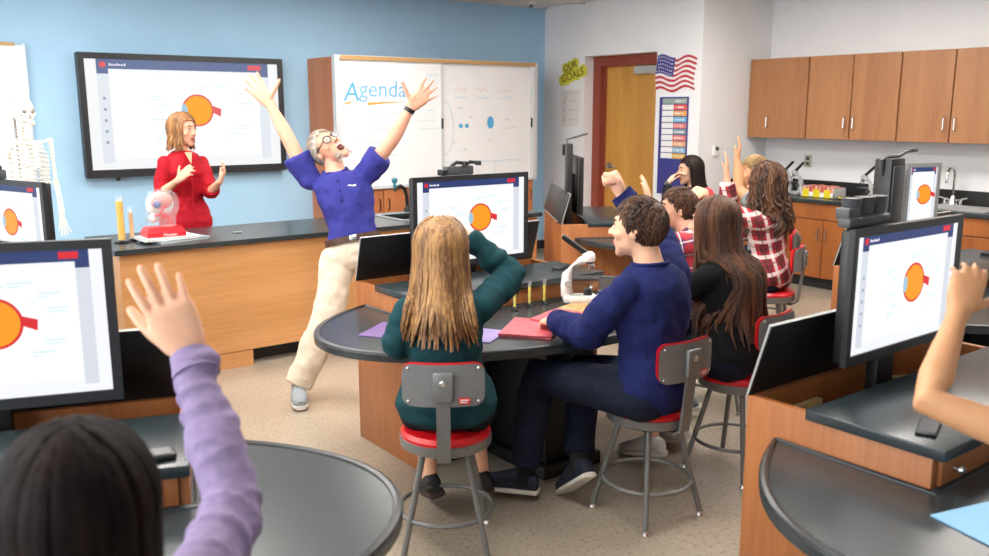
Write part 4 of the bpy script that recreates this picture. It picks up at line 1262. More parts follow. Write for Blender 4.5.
# ================================================================== people
from mathutils.bvhtree import BVHTree
def skin_mat(name, hexc):
    return mat(name, hexc, .5, var=.06, scale=30, sss=.12, spec=.35, bump=.03, bscale=200)
skin_mat('skin_fair', 'e6b496'); skin_mat('skin_warm', 'dda588'); skin_mat('skin_rosy', 'e2a98e'); skin_mat('skin_tan', 'cf9a72')
def hair_mat(name, hexa, hexb, rough=.5, spec=.35):
    m, nt, p = nmat(name)
    L = nt.links
    tc = nt.nodes.new('ShaderNodeTexCoord'); mp = nt.nodes.new('ShaderNodeMapping')
    mp.inputs['Scale'].default_value = (1, 1, .12)
    nz = nt.nodes.new('ShaderNodeTexNoise'); nz.inputs['Scale'].default_value = 130; nz.inputs['Detail'].default_value = 3
    n2 = nt.nodes.new('ShaderNodeTexNoise'); n2.inputs['Scale'].default_value = 22
    L.new(tc.outputs['Object'], mp.inputs[0]); L.new(mp.outputs[0], nz.inputs[0]); L.new(mp.outputs[0], n2.inputs[0])
    ad = nt.nodes.new('ShaderNodeMath'); ad.operation = 'ADD'
    L.new(nz.outputs[0], ad.inputs[0]); L.new(n2.outputs[0], ad.inputs[1])
    cr = nt.nodes.new('ShaderNodeValToRGB')
    cr.color_ramp.elements[0].position = .42; cr.color_ramp.elements[0].color = lin(hexb)
    cr.color_ramp.elements[1].position = .62; cr.color_ramp.elements[1].color = lin(hexa)
    hf = nt.nodes.new('ShaderNodeMath'); hf.operation = 'MULTIPLY'; hf.inputs[1].default_value = .5
    L.new(ad.outputs[0], hf.inputs[0]); L.new(hf.outputs[0], cr.inputs[0])
    L.new(cr.outputs[0], p.inputs['Base Color'])
    bp = nt.nodes.new('ShaderNodeBump'); bp.inputs['Strength'].default_value = .5; bp.inputs['Distance'].default_value = .004
    L.new(nz.outputs[0], bp.inputs['Height']); L.new(bp.outputs[0], p.inputs['Normal'])
    p.inputs['Roughness'].default_value = rough
    p.inputs['Specular IOR Level'].default_value = spec
    MATS[name] = m
hair_mat('hair_auburn', 'a87a4c', '6a4628'); hair_mat('hair_blonde', 'a87f4e', '62432a'); hair_mat('hair_brown', '5a3d2b', '33221a')
hair_mat('hair_chestnut', '6b452c', '38241b'); hair_mat('hair_black', '2b1d1a', '140e0e', .55, .2); hair_mat('hair_curly', '6e4a32', '36231a'); hair_mat('hair_grey', 'cdc6bb', '958b80')
hair_mat('hair_fair', 'b79a6d', '86683f'); hair_mat('hair_dark', '1d1211', '0e0808', .65, .1)
def cloth(name, hexc, rough=.85, var=.1, scale=26, bump=.35, bscale=38):
    return mat(name, hexc, rough, var=var, scale=scale, bump=bump, bscale=bscale, spec=.2)
cloth('cloth_red', 'a51022', .7); cloth('cloth_polo', '37398a', .8); cloth('cloth_khaki', 'd9cdbb', .85, var=.05); cloth('cloth_teal', '153c43', .9, var=.15)
cloth('cloth_navy', '1b2254', .9, var=.12); cloth('cloth_black', '15161a', .85, bump=.25); cloth('cloth_denim', '191f31', .9, var=.2, scale=60)
cloth('cloth_lilac', '857799', .92, var=.12, scale=60); cloth('cloth_grey', '8a8c90', .9); cloth('cloth_white', 'dcdcdc', .85); cloth('cloth_dark', '1c1d22', .85)
plaid('cloth_plaid', 'a81f2c', '1d1a22', 'd9d2d0', '7a1620', 11)
plaid('cloth_plaid_red', 'b0202e', '27305e', 'a5303a', 'd8d0d0', 13)
mat('leather_brown', '4a2f22', .5, var=.1); mat('shoe_grey', '8d979c', .7, var=.08); mat('shoe_navy', '1f2638', .8, var=.1); mat('sole_white', 'dcdad4', .6, var=.04); mat('sole_dark', '3a2c26', .7, var=.08)
mat('shoe_black', '17181a', .6, var=.1); mat('shoe_white', 'd6d6d2', .6, var=.05); mat('sock_black', '121316', .9, var=.1)
mat('eye_white', 'eceae6', .25, var=.02); mat('iris_dark', '2a2420', .2, var=.1); mat('lip', 'b5625a', .4, var=.06); mat('mouth_dark', '5a1c1c', .5, var=.1); mat('glasses_black', '151517', .25, var=.05); mat('lens_glass', 'dfe6ea', .05, alpha=.25, var=.02)

DG = bpy.context.evaluated_depsgraph_get
CLOUD = bpy.data.textures.new('folds', 'CLOUDS'); CLOUD.noise_scale = .09; CLOUD.noise_depth = 1
def fuse(name, b, voxel, sm_it=4, disp=0.0, shift=None):
    """closed pieces -> one continuous skin"""
    me0 = bpy.data.meshes.new(name)
    me0.from_pydata([tuple(v) for v in b.v], [], b.f)
    o = bpy.data.objects.new(name, me0)
    COL.objects.link(o)
    r = o.modifiers.new('r', 'REMESH'); r.mode = 'VOXEL'; r.voxel_size = voxel; r.use_smooth_shade = True
    if sm_it:
        s = o.modifiers.new('s', 'SMOOTH'); s.factor = .5; s.iterations = sm_it
    if disp:
        d = o.modifiers.new('d', 'DISPLACE'); d.texture = CLOUD; d.strength = disp; d.mid_level = .5; d.texture_coords = 'LOCAL'
    dg = DG()
    me = bpy.data.meshes.new_from_object(o.evaluated_get(dg))
    bpy.data.objects.remove(o)
    bpy.data.meshes.remove(me0)
    if shift is not None:
        me.transform(Matrix.Translation(-shift))
    for p in me.polygons:
        p.use_smooth = True
    me.name = name
    return me
def link_me(name, me, m, parent):
    me.materials.clear()
    me.materials.append(MATS[m] if isinstance(m, str) else m)
    o = bpy.data.objects.new(name, me)
    COL.objects.link(o)
    o.parent = parent
    return o
def nz_(v):
    v = V(v)
    return v.normalized()
def ring(c, ax, ay, rx, ry, n=20, pw=2.0):
    out = []
    for j in range(n):
        a = 2 * math.pi * j / n
        ca, sa = math.cos(a), math.sin(a)
        out.append(c + ax * rx * math.copysign(abs(ca) ** (2 / pw), ca) + ay * ry * math.copysign(abs(sa) ** (2 / pw), sa))
    return out
def wrinkle(pts, rad, amp, seed):
    rl = random.Random(seed)
    op, orr = [], []
    for i in range(len(pts) - 1):
        m_ = max(2, int((pts[i + 1] - pts[i]).length / .011))
        for k in range(m_):
            f = k / m_
            r = rad[i] + (rad[i + 1] - rad[i]) * f
            near = 1.0 if i >= 2 else .35
            op.append(pts[i].lerp(pts[i + 1], f) + V((rl.uniform(-1, 1), rl.uniform(-1, 1), rl.uniform(-1, 1))) * amp * .6 * near)
            orr.append(r + amp * near * (math.sin(k * 2.2 + i * 1.3 + seed) * .7 + rl.uniform(-.5, .5)))
    op.append(pts[-1]); orr.append(rad[-1])
    return op, orr
def limb(b, pts, rad, n=14):
    b.tube(pts, rad, n, round_ends=True)
def bez(p0, p1, p2, t):
    return p0 * (1 - t) ** 2 + p1 * 2 * t * (1 - t) + p2 * t * t

def hand(b, wrist, d, n, right, S=1.0, curl=(15, 15, 15, 15), spread=(6, 2, -2, -7), thumb=(50, 10)):
    wrist = V(wrist); d = nz_(d); n = V(n); n = nz_(n - d * n.dot(d))
    t = d.cross(n) if right else n.cross(d)
    k = 1.06 * S
    rr = []
    for y, w, h in ((-.02, .024, .019), (0, .026, .018), (.025, .034, .0175), (.055, .039, .0155), (.08, .04, .0125), (.09, .036, .009)):
        rr.append(ring(wrist + d * y * k, t, n, w * k, h * k, 14, 2.4))
    b.rings(rr)
    m3 = Matrix((t, d, n)).transposed()
    b.ell(wrist + (d * .03 + t * .022 + n * .007) * k, (.017 * k, .026 * k, .015 * k), m3)
    for i, (x, L_, r) in enumerate(((.029, .071, .0086), (.0100, .079, .0089), (-.0095, .073, .0085), (-.028, .057, .0075))):
        base = wrist + (d * (.08 - (.004 if i in (0, 3) else 0) - (.006 if i == 3 else 0)) + t * x) * k
        sp = R(spread[i])
        fd = d * math.cos(sp) + t * math.sin(sp)
        pts, rad, c, p = [base - fd * .012 * k], [r * k], 0.0, base
        pts.append(base); rad.append(r * 1.02 * k)
        for q, fr in enumerate((.44, .31, .25)):
            c += R(curl[i]) * (1.0, 1.15, .8)[q]
            p = p + (fd * math.cos(c) + n * math.sin(c)) * L_ * fr * k
            pts.append(p); rad.append(r * (.97, .9, .76)[q] * k)
        b.tube(pts, rad, 10, round_ends=True)
    A = R(thumb[0])
    p = wrist + (d * .022 + t * .024 + n * .006) * k
    pts, rad = [p], [.0125 * k]
    for q, L_ in enumerate((.036, .030, .024)):
        a = A - R(thumb[1]) * q
        dr = nz_(t * math.sin(a) + d * math.cos(a) + n * (.25 + .12 * q * thumb[1] / 20))
        p = p + dr * L_ * k
        pts.append(p); rad.append((.0108, .0098, .008)[q] * k)
    b.tube(pts, rad, 10, round_ends=True)

class Head:
    def __init__(s, c, f, up, S=1.0):
        f = nz_(f); up = V(up); up = nz_(up - f * up.dot(f))
        r = f.cross(up)
        s.m = Matrix((r, -f, up)).transposed().to_4x4()      # x = person's right, front = -y, z = crown
        s.m.translation = V(c)
        s.m = s.m @ Matrix.Scale(S, 4)
        s.S = S
    def build(s, b, male=False, open_mouth=False):
        h = B()
        h.ell((0, .014, .028), (.0735, .092, .086), nu=22, nv=14)
        h.ell((0, -.018, .01), (.066, .07, .085), nu=20, nv=12)
        h.ell((0, -.03, -.045), (.054 if not male else .058, .058, .062), nu=18, nv=10)
        h.ell((0, -.066, -.097 - (.018 if open_mouth else 0)), (.024, .02, .018))
        h.ell((0, -.05, -.078 - (.01 if open_mouth else 0)), (.042, .034, .026))
        h.ell((0, -.074, .034), (.048, .014, .013))
        for sx in (-1, 1):
            h.ell((sx * .041, -.058, -.022), (.022, .022, .02))
            h.ell((sx * .012, -.098, -.026), (.0085, .009, .0075))
            h.ell((sx * .075, .012, -.008), (.010, .02, .031), (R(-12), 0, sx * R(18)))
            h.ell((sx * .031, -.071, .008), (.0165, .010, .0085))
        h.tube([(0, -.08, .024), (0, -.092, .0), (0, -.107, -.022)], [.009, .0095, .0125], 10, round_ends=True)
        if not open_mouth:
            h.tube([(-.022, -.076, -.058), (0, -.0885, -.054), (.022, -.076, -.058)], [.005, .0068, .005], 8, round_ends=True)
            h.tube([(-.019, -.076, -.062), (0, -.0875, -.0665), (.019, -.076, -.062)], [.005, .0075, .005], 8, round_ends=True)
        else:
            h.tube([(.027 * math.cos(R(a)), -.083 + .012 * abs(math.cos(R(a))), -.068 + .026 * math.sin(R(a))) for a in range(0, 360, 24)], .0065, 8, closed=True, up=(0, 1, 0))
        b.add([s.m @ v for v in h.v], h.f)
    def extras(s, th, sh, brow='hair_brown', open_mouth=False, eyes=True):
        def o(name, bb, m):
            bb.v = [s.m @ v for v in bb.v]
            return obj(name, bb, m, th, True, shift=sh)
        if eyes:
            for sx in (-1, 1):
                e = o('eye', B().ell((sx * .031, -.0735, .0075), (.0125, .0098, .0062), nu=12, nv=8), 'eye_white')
                o2 = B().ell((sx * .031, -.0805, .0075), (.0052, .0036, .0052), nu=10, nv=6)
                o2.v = [s.m @ v for v in o2.v]
                obj('iris', o2, 'iris_dark', e, True, shift=sh)
                o('eyelash', B().tube([(sx * .018, -.078, .011), (sx * .031, -.0855, .0152), (sx * .044, -.075, .0115)], .0016, 5), 'iris_dark')
                o('eyebrow', B().tube([(sx * .014, -.087, .031), (sx * .03, -.0865, .0365), (sx * .048, -.072, .031)], [.0035, .004, .002], 6), brow)
        if open_mouth:
            o('mouth', B().ell((0, -.081, -.068), (.024, .010, .023)), 'mouth_dark')
            o('teeth', B().tube([(-.016, -.083, -.05), (0, -.0905, -.048), (.016, -.083, -.05)], .004, 6), 'eye_white')
        else:
            o('lips', B().tube([(-.021, -.0785, -.0585), (-.008, -.0895, -.0535), (0, -.0905, -.055), (.008, -.0895, -.0535), (.021, -.0785, -.0585)], [.003, .0058, .0055, .0058, .003], 7).tube([(-.018, -.0785, -.061), (0, -.0905, -.0665), (.018, -.0785, -.061)], [.003, .0065, .003], 7), 'lip')

def hairline(y, lowf):
    """lowest z that hair covers at front/back position y of the skull"""
    if y < -.06: return .070
    if y < -.005: return .070 + (y + .06) / .055 * (-.080)
    if y < .05: return -.010 + (y + .005) / .055 * (-.065 + lowf)
    return -.075 + lowf
def hair_cap(h, infl=.01, lowf=0.0, seed=1, rough=.0):
    """scalp shell with thickness, trimmed at the hairline"""
    b = B()
    nu, nv = 44, 26
    rl = random.Random(seed)
    c = V((0, .012, .024))
    idx = {}
    pts, fs = [], []
    def P(i, j, e):
        key = (i, j % nu, e)
        if key not in idx:
            th = math.pi * (.004 + .8 * i / nv); ph = 2 * math.pi * j / nu
            q = V((math.sin(th) * math.cos(ph), math.sin(th) * math.sin(ph), math.cos(th)))
            w = rough * (noise.noise(q * 9 + V((seed, 0, 0)))) if e else 0
            r = (.0755 + e * infl + w, .094 + e * infl + w, .089 + e * infl * 1.3 + w)
            idx[key] = len(pts)
            pts.append(c + V((q.x * r[0], q.y * r[1], q.z * r[2])))
        return idx[key]
    keep = set()
    for i in range(nv):
        for j in range(nu):
            th = math.pi * (.004 + .8 * (i + .5) / nv); ph = 2 * math.pi * (j + .5) / nu
            q = c + V((math.sin(th) * math.cos(ph) * .0755, math.sin(th) * math.sin(ph) * .094, math.cos(th) * .089))
            if q.z > hairline(q.y, lowf):
                keep.add((i, j))
    for (i, j) in keep:
        a = [(i, j), (i + 1, j), (i + 1, j + 1), (i, j + 1)]
        fs.append(tuple(P(x, y, 1) for x, y in a))
        fs.append(tuple(P(x, y, 0) for x, y in reversed(a)))
        for (di, dj, e0, e1) in ((-1, 0, (i, j), (i, j + 1)), (1, 0, (i + 1, j), (i + 1, j + 1)), (0, -1, (i, j), (i + 1, j)), (0, 1, (i, j + 1), (i + 1, j + 1))):
            nb = (i + di, (j + dj) % nu)
            if nb not in keep and 0 <= nb[0]:
                fs.append((P(*e0, 1), P(*e1, 1), P(*e1, 0), P(*e0, 0)))
    b.add([h.m @ p for p in pts], fs)
    return b
def hair_short(h, seed=1, n=420, length=.032, infl=.008, r=.0055, lowf=.01, top=1.0):
    b = hair_cap(h, infl, lowf, seed, .006)
    rl = random.Random(seed)
    c = V((0, .012, .024))
    k = 0
    while k < n:
        q = V((rl.gauss(0, 1), rl.gauss(0, 1), rl.gauss(0, 1))).normalized()
        p = c + V((q.x * .079, q.y * .098, q.z * .094))
        if p.z < hairline(p.y, lowf) + .004:
            continue
        k += 1
        # flow: forward-down on top, down on the sides and back
        fl = V((.3 * q.x + .25 * rl.uniform(-1, 1), -.55 * max(0, q.z) + .35 * q.y * (1 - max(0, q.z)), -.9 * (1 - max(0, q.z) ** 2) - .05))
        fl = (fl - q * fl.dot(q) * .9).normalized()
        L_ = length * rl.uniform(.7, 1.25) * (top if q.z > .45 else 1)
        o_ = infl * .6
        pts = [p + q * 0, p + q * (o_ + .003) + fl * L_ * .35, p + q * (o_ + .003) + fl * L_ * .75, p + q * (o_ - .003) + fl * L_]
        b.tube([h.m @ x for x in pts], [r * h.S, r * h.S, r * .75 * h.S, r * .2 * h.S], 5)
    return b
def hair_long(h, zend, seed=1, n=130, wave=0.0, vol=.012, r=.011, spread=.0, curl_n=0, back=V((0, 0, 0)), face_gap=62, part=.0, layer=.12, side_fwd=0.0):
    """locks flowing from the parting over the skull, then hanging towards zend (world height)"""
    b = hair_cap(h, .011, -.0, seed, .004)
    rl = random.Random(seed)
    c = V((0, .012, .022))
    for k in range(n):
        # azimuth measured from the back (+y): +-(180-gap)
        u = (k + rl.random()) / n
        az = R((u * 2 - 1) * (180 - face_gap))
        q = V((math.sin(az), math.cos(az), 0))
        lay = rl.random()
        o_ = vol * (.35 + .9 * lay)
        pts = []
        start = rl.uniform(6, 40)
        for i in range(7):
            th = R(start + (100 - start) * i / 6)
            x = q.x * math.sin(th) * (.0755 + o_); y = q.y * math.sin(th) * (.094 + o_); z = math.cos(th) * (.089 + o_)
            x += part * (1 - i / 6) * .03
            if curl_n:
                x += rl.uniform(-1, 1) * .010; y += rl.uniform(-1, 1) * .010; z += rl.uniform(-.5, 1) * .012
            pts.append(h.m @ (c + V((x, y, z))))
        p = pts[-1]
        out = h.m.to_3x3() @ V((q.x, q.y, 0)); out.z = 0
        out = out.normalized() if out.length > 1e-5 else V((0, 1, 0))
        ze = zend + rl.uniform(-layer * .2, layer) * (1 if lay > .3 else 1.3)
        drop = max(.03, p.z - ze)
        m_ = 8
        ph = rl.uniform(0, 6.28)
        sidev = V((0, 0, 1)).cross(out)
        for i in range(1, m_ + 1):
            f = i / m_
            w = wave * math.sin(ph + f * (5 + 9 * (curl_n > 0)) + k) * min(1, f * 2)
            w2 = wave * math.cos(ph + f * (5 + 9 * (curl_n > 0)) + k * 1.7) * min(1, f * 2)
            qq = p + V((0, 0, -drop * f)) + out * (spread * f - .012 * math.sin(f * 3.1)) + back * f + sidev * w + out * w2
            if wave < .004:
                qq += sidev * rl.uniform(-.004, .004)
            pts.append(COLL(qq, .012 + .018 * lay, out) if COLL else qq)
        rr = [r * .5] + [r] * (len(pts) - 4) + [r * .85, r * .6, r * .2]
        b.tube(pts, [x * h.S for x in rr], 6, flat=.55, up=out)
    return b

COLL = None
def person(label, pel, neck, head, fwd, headf, headup=(0, 0, 1), S=1.0, fem=False, bend=(0, 0, 0), skin='skin_fair', arms=None, legs=None, top=None, bottom=None, shoes=None, voxel=.0075, male_face=False, open_mouth=False, hair=None, brow='hair_brown', eyes=True, hemlow=.0, extra=None, name='person', foldamp=.012, tw=1.0):
    pel, neck, head, fwd = V(pel), V(neck), V(head), nz_(fwd)
    base = V((pel.x, pel.y, 0))
    th = thing(name, label, 'person', base)
    up = nz_(neck - pel)
    rt = nz_(fwd.cross(up)); fw = nz_(up.cross(rt))
    wl = (neck - pel).length
    mid = (pel + neck) / 2 + V(bend)
    prof = [(-.16, .085, .075), (-.08, .15, .108), (.04, .165, .116), (.18, .15, .105), (.36, .125, .092), (.55, .14, .104), (.72, .16, .108), (.85, .155, .094), (.94, .105, .075), (1.0, .062, .058)]
    if fem:
        prof = [(-.16, .085, .075), (-.08, .15, .108), (.04, .165, .116), (.18, .145, .1), (.36, .112, .085), (.55, .125, .1), (.70, .138, .114), (.84, .135, .086), (.94, .092, .068), (1.0, .054, .052)]
    def torso(b, e, t0=-1, t1=2, flare=0.0):
        e0 = e
        rr = []
        for t, w, d in prof:
            if t < t0 or t > t1: continue
            cpt = bez(pel, mid + (mid - (pel + neck) / 2), neck, max(0, t)) if t > 0 else pel + up * wl * t
            fl = flare * max(0, (.4 - t))
            e = e0 if t < .99 else min(e0, .01)
            rr.append(ring(cpt, rt, fw, (w * tw + fl) * S + e, (d * tw + fl) * S + e, 24, 2.3))
        b.rings(rr)
    A = {}
    for sd, sg in (('R', 1), ('L', -1)):
        a = dict(arms[sd])
        if 'sh' not in a:
            a['sh'] = neck + rt * sg * (.158 if not fem else .138) * S - up * (.082 if not fem else .096) * S
        A[sd] = {k: (V(v) if k in ('sh', 'el', 'wr', 'd', 'n') else v) for k, v in a.items()}
    Lg = {}
    for sd, sg in (('R', 1), ('L', -1)):
        l = dict(legs[sd])
        if 'hip' not in l:
            l['hip'] = pel + rt * sg * .085 * S - up * .01
        Lg[sd] = {k: V(v) for k, v in l.items()}
    af = 1.0 if not fem else .84
    def arm_pts(a, e, t_end=2.0):
        """t 0..1 upper arm, 1..2 forearm"""
        pts, rad = [], []
        for t, r in ((0, .046), (.25, .047), (.5, .045), (.8, .041), (1, .040), (1.25, .041), (1.5, .036), (1.8, .028), (2.0, .0255)):
            if t > t_end + 1e-6: break
            p = a['sh'].lerp(a['el'], t) if t <= 1 else a['el'].lerp(a['wr'], t - 1)
            pts.append(p); rad.append(r * S * af + e)
        if pts and t_end < 2 and abs(t_end - t) > 1e-6 and len(pts) > 1:
            p = a['sh'].lerp(a['el'], t_end) if t_end <= 1 else a['el'].lerp(a['wr'], t_end - 1)
            pts.append(p); rad.append(rad[-1])
        return pts, rad
    def leg_pts(l, e, t_end=2.0):
        pts, rad = [], []
        for t, r in ((0, .088), (.3, .080), (.7, .066), (1, .057), (1.25, .056), (1.6, .044), (1.95, .036)):
            if t > t_end + 1e-6: break
            p = l['hip'].lerp(l['kn'], t) if t <= 1 else l['kn'].lerp(l['an'], t - 1)
            pts.append(p); rad.append(r * S * (1 if not fem else .97) + e)
            last = t
        if t_end < 2 and t_end - last > .02:
            pts.append(l['hip'].lerp(l['kn'], t_end) if t_end <= 1 else l['kn'].lerp(l['an'], t_end - 1)); rad.append(rad[-1])
        return pts, rad
    H = Head(head, headf, headup, S)
    b = B()
    torso(b, 0)
    for sd in 'RL':
        limb(b, *arm_pts(A[sd], 0))
        a = A[sd]
        hand(b, a['wr'], a.get('d', a['wr'] - a['el']), a.get('n', fw), sd == 'R', S * a.get('hs', 1 if not fem else .92), a.get('curl', (15,) * 4), a.get('spread', (6, 2, -2, -7)), a.get('thumb', (45, 10)))
        limb(b, *leg_pts(Lg[sd], 0))
        l = Lg[sd]
        toe = nz_(l.get('toe', fw))
        limb(b, [l['an'] + V((0, 0, -.005)), l['an'] + toe * .07 * S - V((0, 0, .035)), l['an'] + toe * .15 * S - V((0, 0, .05))], [.034 * S, .03 * S, .022 * S])
    hb = H.m @ V((0, .02, -.05))
    limb(b, [neck - up * .04, neck.lerp(hb, .5), hb], [.06 * S * af, .054 * S * af, .053 * S * af])
    H.build(b, male_face, open_mouth)
    link_me('body', fuse('body', b, voxel, 3, 0, base), skin, th)
    H.extras(th, base, brow, open_mouth, eyes)
    global COLL
    def coll(p, mg, out):
        t = (p - pel).dot(up) / wl
        if t > 1.0 or t < -.1: return p
        for i in range(len(prof) - 1):
            if prof[i][0] <= t <= prof[i + 1][0]:
                f = (t - prof[i][0]) / (prof[i + 1][0] - prof[i][0])
                w = prof[i][1] + (prof[i + 1][1] - prof[i][1]) * f; d = prof[i][2] + (prof[i + 1][2] - prof[i][2]) * f
        ee = (top or {}).get('e', 0)
        w = w * tw * S + ee + mg + .01; d = d * tw * S + ee + mg
        cpt = bez(pel, mid + (mid - (pel + neck) / 2), neck, max(0, t))
        lx, ly = (p - cpt).dot(rt), (p - cpt).dot(fw)
        f = math.sqrt((lx / w) ** 2 + (ly / d) ** 2)
        if f >= 1 or f < 1e-4: return p
        sgn = -1 if out.dot(fw) < .3 else 1
        ny = sgn * d * math.sqrt(max(0, 1 - min(1, lx / w) ** 2))
        k_ = min(1, max(0, (1.0 - t) / .12))
        return p + fw * (ny - ly) * k_ * min(1, (1 - f) / .3)
        return p + rt * lx * (1 / f - 1) + fw * ly * (1 / f - 1)
    COLL = coll
    if hair is not None:
        obj('hair', hair[0](H), hair[1], th, True, shift=base)
    # ---- clothes
    if top:
        m_, sl, e = top['m'], top.get('sleeve', 1.95), top.get('e', .013)
        b = B()
        torso(b, e, top.get('t0', -.2), 1.0, top.get('flare', 0.0))
        for sd in 'RL':
            pts, rad = arm_pts(A[sd], e, top.get('sleeve_' + sd, sl))
            rad = [r + top.get('loose', 0) * min(1, i / 2) for i, r in enumerate(rad)]
            wk_ = top.get('wrinkle', 0)
            if wk_:
                pts, rad = wrinkle(pts, rad, wk_, len(label) + (3 if sd == 'R' else 0))
            b.tube([pts[0] + (pts[0] - pts[1]) * .15] + pts, [rad[0] * .9] + rad, 16)
            b.ell(A[sd]['sh'], (.047 * S * af + e,) * 3)
        g = link_me('shirt', fuse('shirt', b, top.get('vox', max(.009, voxel * 1.1)), 4, top.get('fold', foldamp), base), m_, th)
        if top.get('collar'):
            cb = B()
            cpts = []
            ax = nz_(hb - neck)
            for i in range(15):
                a_ = R(-150 + 300 * i / 14)
                dr = rt * math.sin(a_) - fw * math.cos(a_)
                cpts.append(neck + ax * .004 + dr * .068 * S - up * .028 * max(0, (abs(a_) - R(90)) / R(60)) + dr * .012 * max(0, (abs(a_) - R(90)) / R(60)))
            cb.tube(cpts, .011, 8, flat=1.5, up=ax)
            obj('collar', cb, m_, th, True, shift=base)
        if top.get('neckband'):
            ax = nz_(hb - neck)
            cb = B().tube([neck + up * .004 + (rt * math.sin(R(a_)) * .069 + fw * math.cos(R(a_)) * .067) * S * af for a_ in range(0, 360, 15)], .0075, 8, closed=True, up=ax)
            obj('neckband', cb, m_, th, True, shift=base)
        for sd in 'RL':
            if top.get('cuff') and sl > 1.7:
                a = A[sd]; dd = nz_(a['wr'] - a['el'])
                p = a['el'].lerp(a['wr'], sl - 1)
                obj('cuff', B().tube([p - dd * .03, p - dd * .015, p + dd * .012], [.0265 * S * af + e + .008, .0265 * S * af + e + .006, .0265 * S * af + e + .004], 16), m_, th, True, shift=base)
    if bottom:
        b = B()
        e = bottom.get('e', .013)
        torso(b, e, -.2, .2)
        tend = bottom.get('end', 1.95)
        for sd in 'RL':
            pts, rad = leg_pts(Lg[sd], e, tend)
            lo = bottom.get('loose', 0)
            rad = [r + lo * min(1, max(0, i - 1) / 3) for i, r in enumerate(rad)]
            b.tube(pts, rad, 18)
            b.ell(pts[0], (rad[0] * 1.02,) * 3)
        link_me('trousers', fuse('trousers', b, max(.010, voxel * 1.2), 4, bottom.get('fold', .012), base), bottom['m'], th)
        if bottom.get('belt'):
            cpt = bez(pel, mid + (mid - (pel + neck) / 2), neck, .19)
            bb = B().rings([ring(cpt + up * z, rt, fw, .15 * tw * S + .026, .105 * tw * S + .026, 28, 2.3) for z in (-.018, .018)])
            obj('belt', bb, 'leather_brown', th, True, shift=base)
            obj('buckle', B().box(-.022, .022, -.006, .006, -.018, .018, bev=.003, mtx=frame_mtx(cpt + fw * (.105 * tw * S + .026), rt, fw)), 'steel', th, True, shift=base)
    if shoes:
        for sd in 'RL':
            l = Lg[sd]
            toe = nz_(l.get('toe', fw))
            dn = nz_(l['sole']) if 'sole' in l else V((0, 0, -1))
            dn = nz_(dn - toe * dn.dot(toe))
            lat = toe.cross(dn)
            an = l['an'] + dn * (.0)
            hgt = l['drop'].x if 'drop' in l else .075
            fl = an + dn * hgt * S
            rr, sr = [], []
            for y, w, z in ((-.062, .016, .04), (-.055, .03, .062), (-.02, .036, .085), (.03, .038, .085), (.07, .042, .07), (.12, .045, .052), (.165, .040, .042), (.19, .022, .032)):
                cc = fl + toe * y * S - dn * (z / 2 + .012) * S
                rr.append(ring(cc, lat, -dn, w * S, (z / 2 + .004) * S, 14, 2.6))
            for y, w in ((-.066, .02), (-.058, .034), (0, .039), (.07, .045), (.125, .048), (.17, .042), (.196, .024)):
                sr.append(ring(fl + toe * y * S - dn * .011 * S, lat, -dn, w * S, .011 * S, 14, 4))
            so = obj('shoe', B().rings(rr), shoes[0], th, True, shift=base)
            obj('sole', B().rings(sr), shoes[1], so, True, shift=base)
            obj('laces', B().tube([fl + toe * (.06 + .012 * q) * S - dn * (.085 - .006 * q) * S + lat * (.018 if q % 2 else -.018) for q in range(5)], .0035, 5), shoes[1] if shoes[1] != 'sole_dark' else 'shoe_white', so, True, shift=base)
            if len(shoes) > 2:
                obj('sock', B().tube([an - dn * .0, an - dn * -.03], .044 * S, 12).tube([an + nz_(l['kn'] - l['an']) * .07, an + dn * .02], .042 * S, 14), shoes[2], th, True, shift=base)
    if extra:
        extra(th, base, A, H, neck, rt, fw, up, S)
    return th

# ---------------------------------------------------------------- woman in red behind the counter
def woman_extra(th, sh, A, H, neck, rt, fw, up, S):
    pl = B().tube([neck + fw * (.075 + .05 * min(1, k / 3)) - up * (.03 + .07 * k) for k in range(7)], .006, 6)
    obj('placket', pl, 'cloth_red', th, True, shift=sh)
    vn = B().prism([(-.026, 0), (0, -.085), (.026, 0)], -.004, .0, frame_mtx(neck + fw * .078 - up * .01, rt, up + fw * -.5))
    obj('open_neckline', vn, 'skin_rosy', th, False, shift=sh)
person('woman with shoulder-length auburn hair and red blouse gesturing behind the counter', (1.975, 6.22, .83), (1.985, 6.21, 1.325), (1.99, 6.20, 1.465), (.13, -.99, 0), (.55, -.84, -.05), S=.96, fem=True, skin='skin_rosy',
       arms={'R': dict(el=(1.80, 6.17, 1.035), wr=(1.865, 5.985, 1.135), d=(.62, -.38, .68), n=(.55, .45, -.25), curl=(14, 18, 22, 26), spread=(10, 3, -4, -10), thumb=(60, 5)),
             'L': dict(el=(2.13, 6.13, 1.03), wr=(2.125, 5.90, 1.125), d=(.3, -.3, .9), n=(-.75, .3, .1), curl=(22, 20, 20, 22), spread=(10, 3, -4, -10), thumb=(55, 5))},
       legs={'R': dict(kn=(1.89, 6.22, .44), an=(1.89, 6.24, .08)), 'L': dict(kn=(2.06, 6.2, .44), an=(2.06, 6.22, .08))},
       tw=.95, top=dict(m='cloth_red', sleeve=1.28, e=.014, loose=.006, flare=.07, fold=.02, wrinkle=.003), bottom=dict(m='cloth_dark'), shoes=('shoe_black', 'sole_dark'),
       hair=(lambda h: hair_long(h, 1.325, 5, 120, .007, .016, .0105, .006, face_gap=58, part=-.5, layer=.05), 'hair_auburn'), brow='hair_chestnut', extra=woman_extra, voxel=.0075)

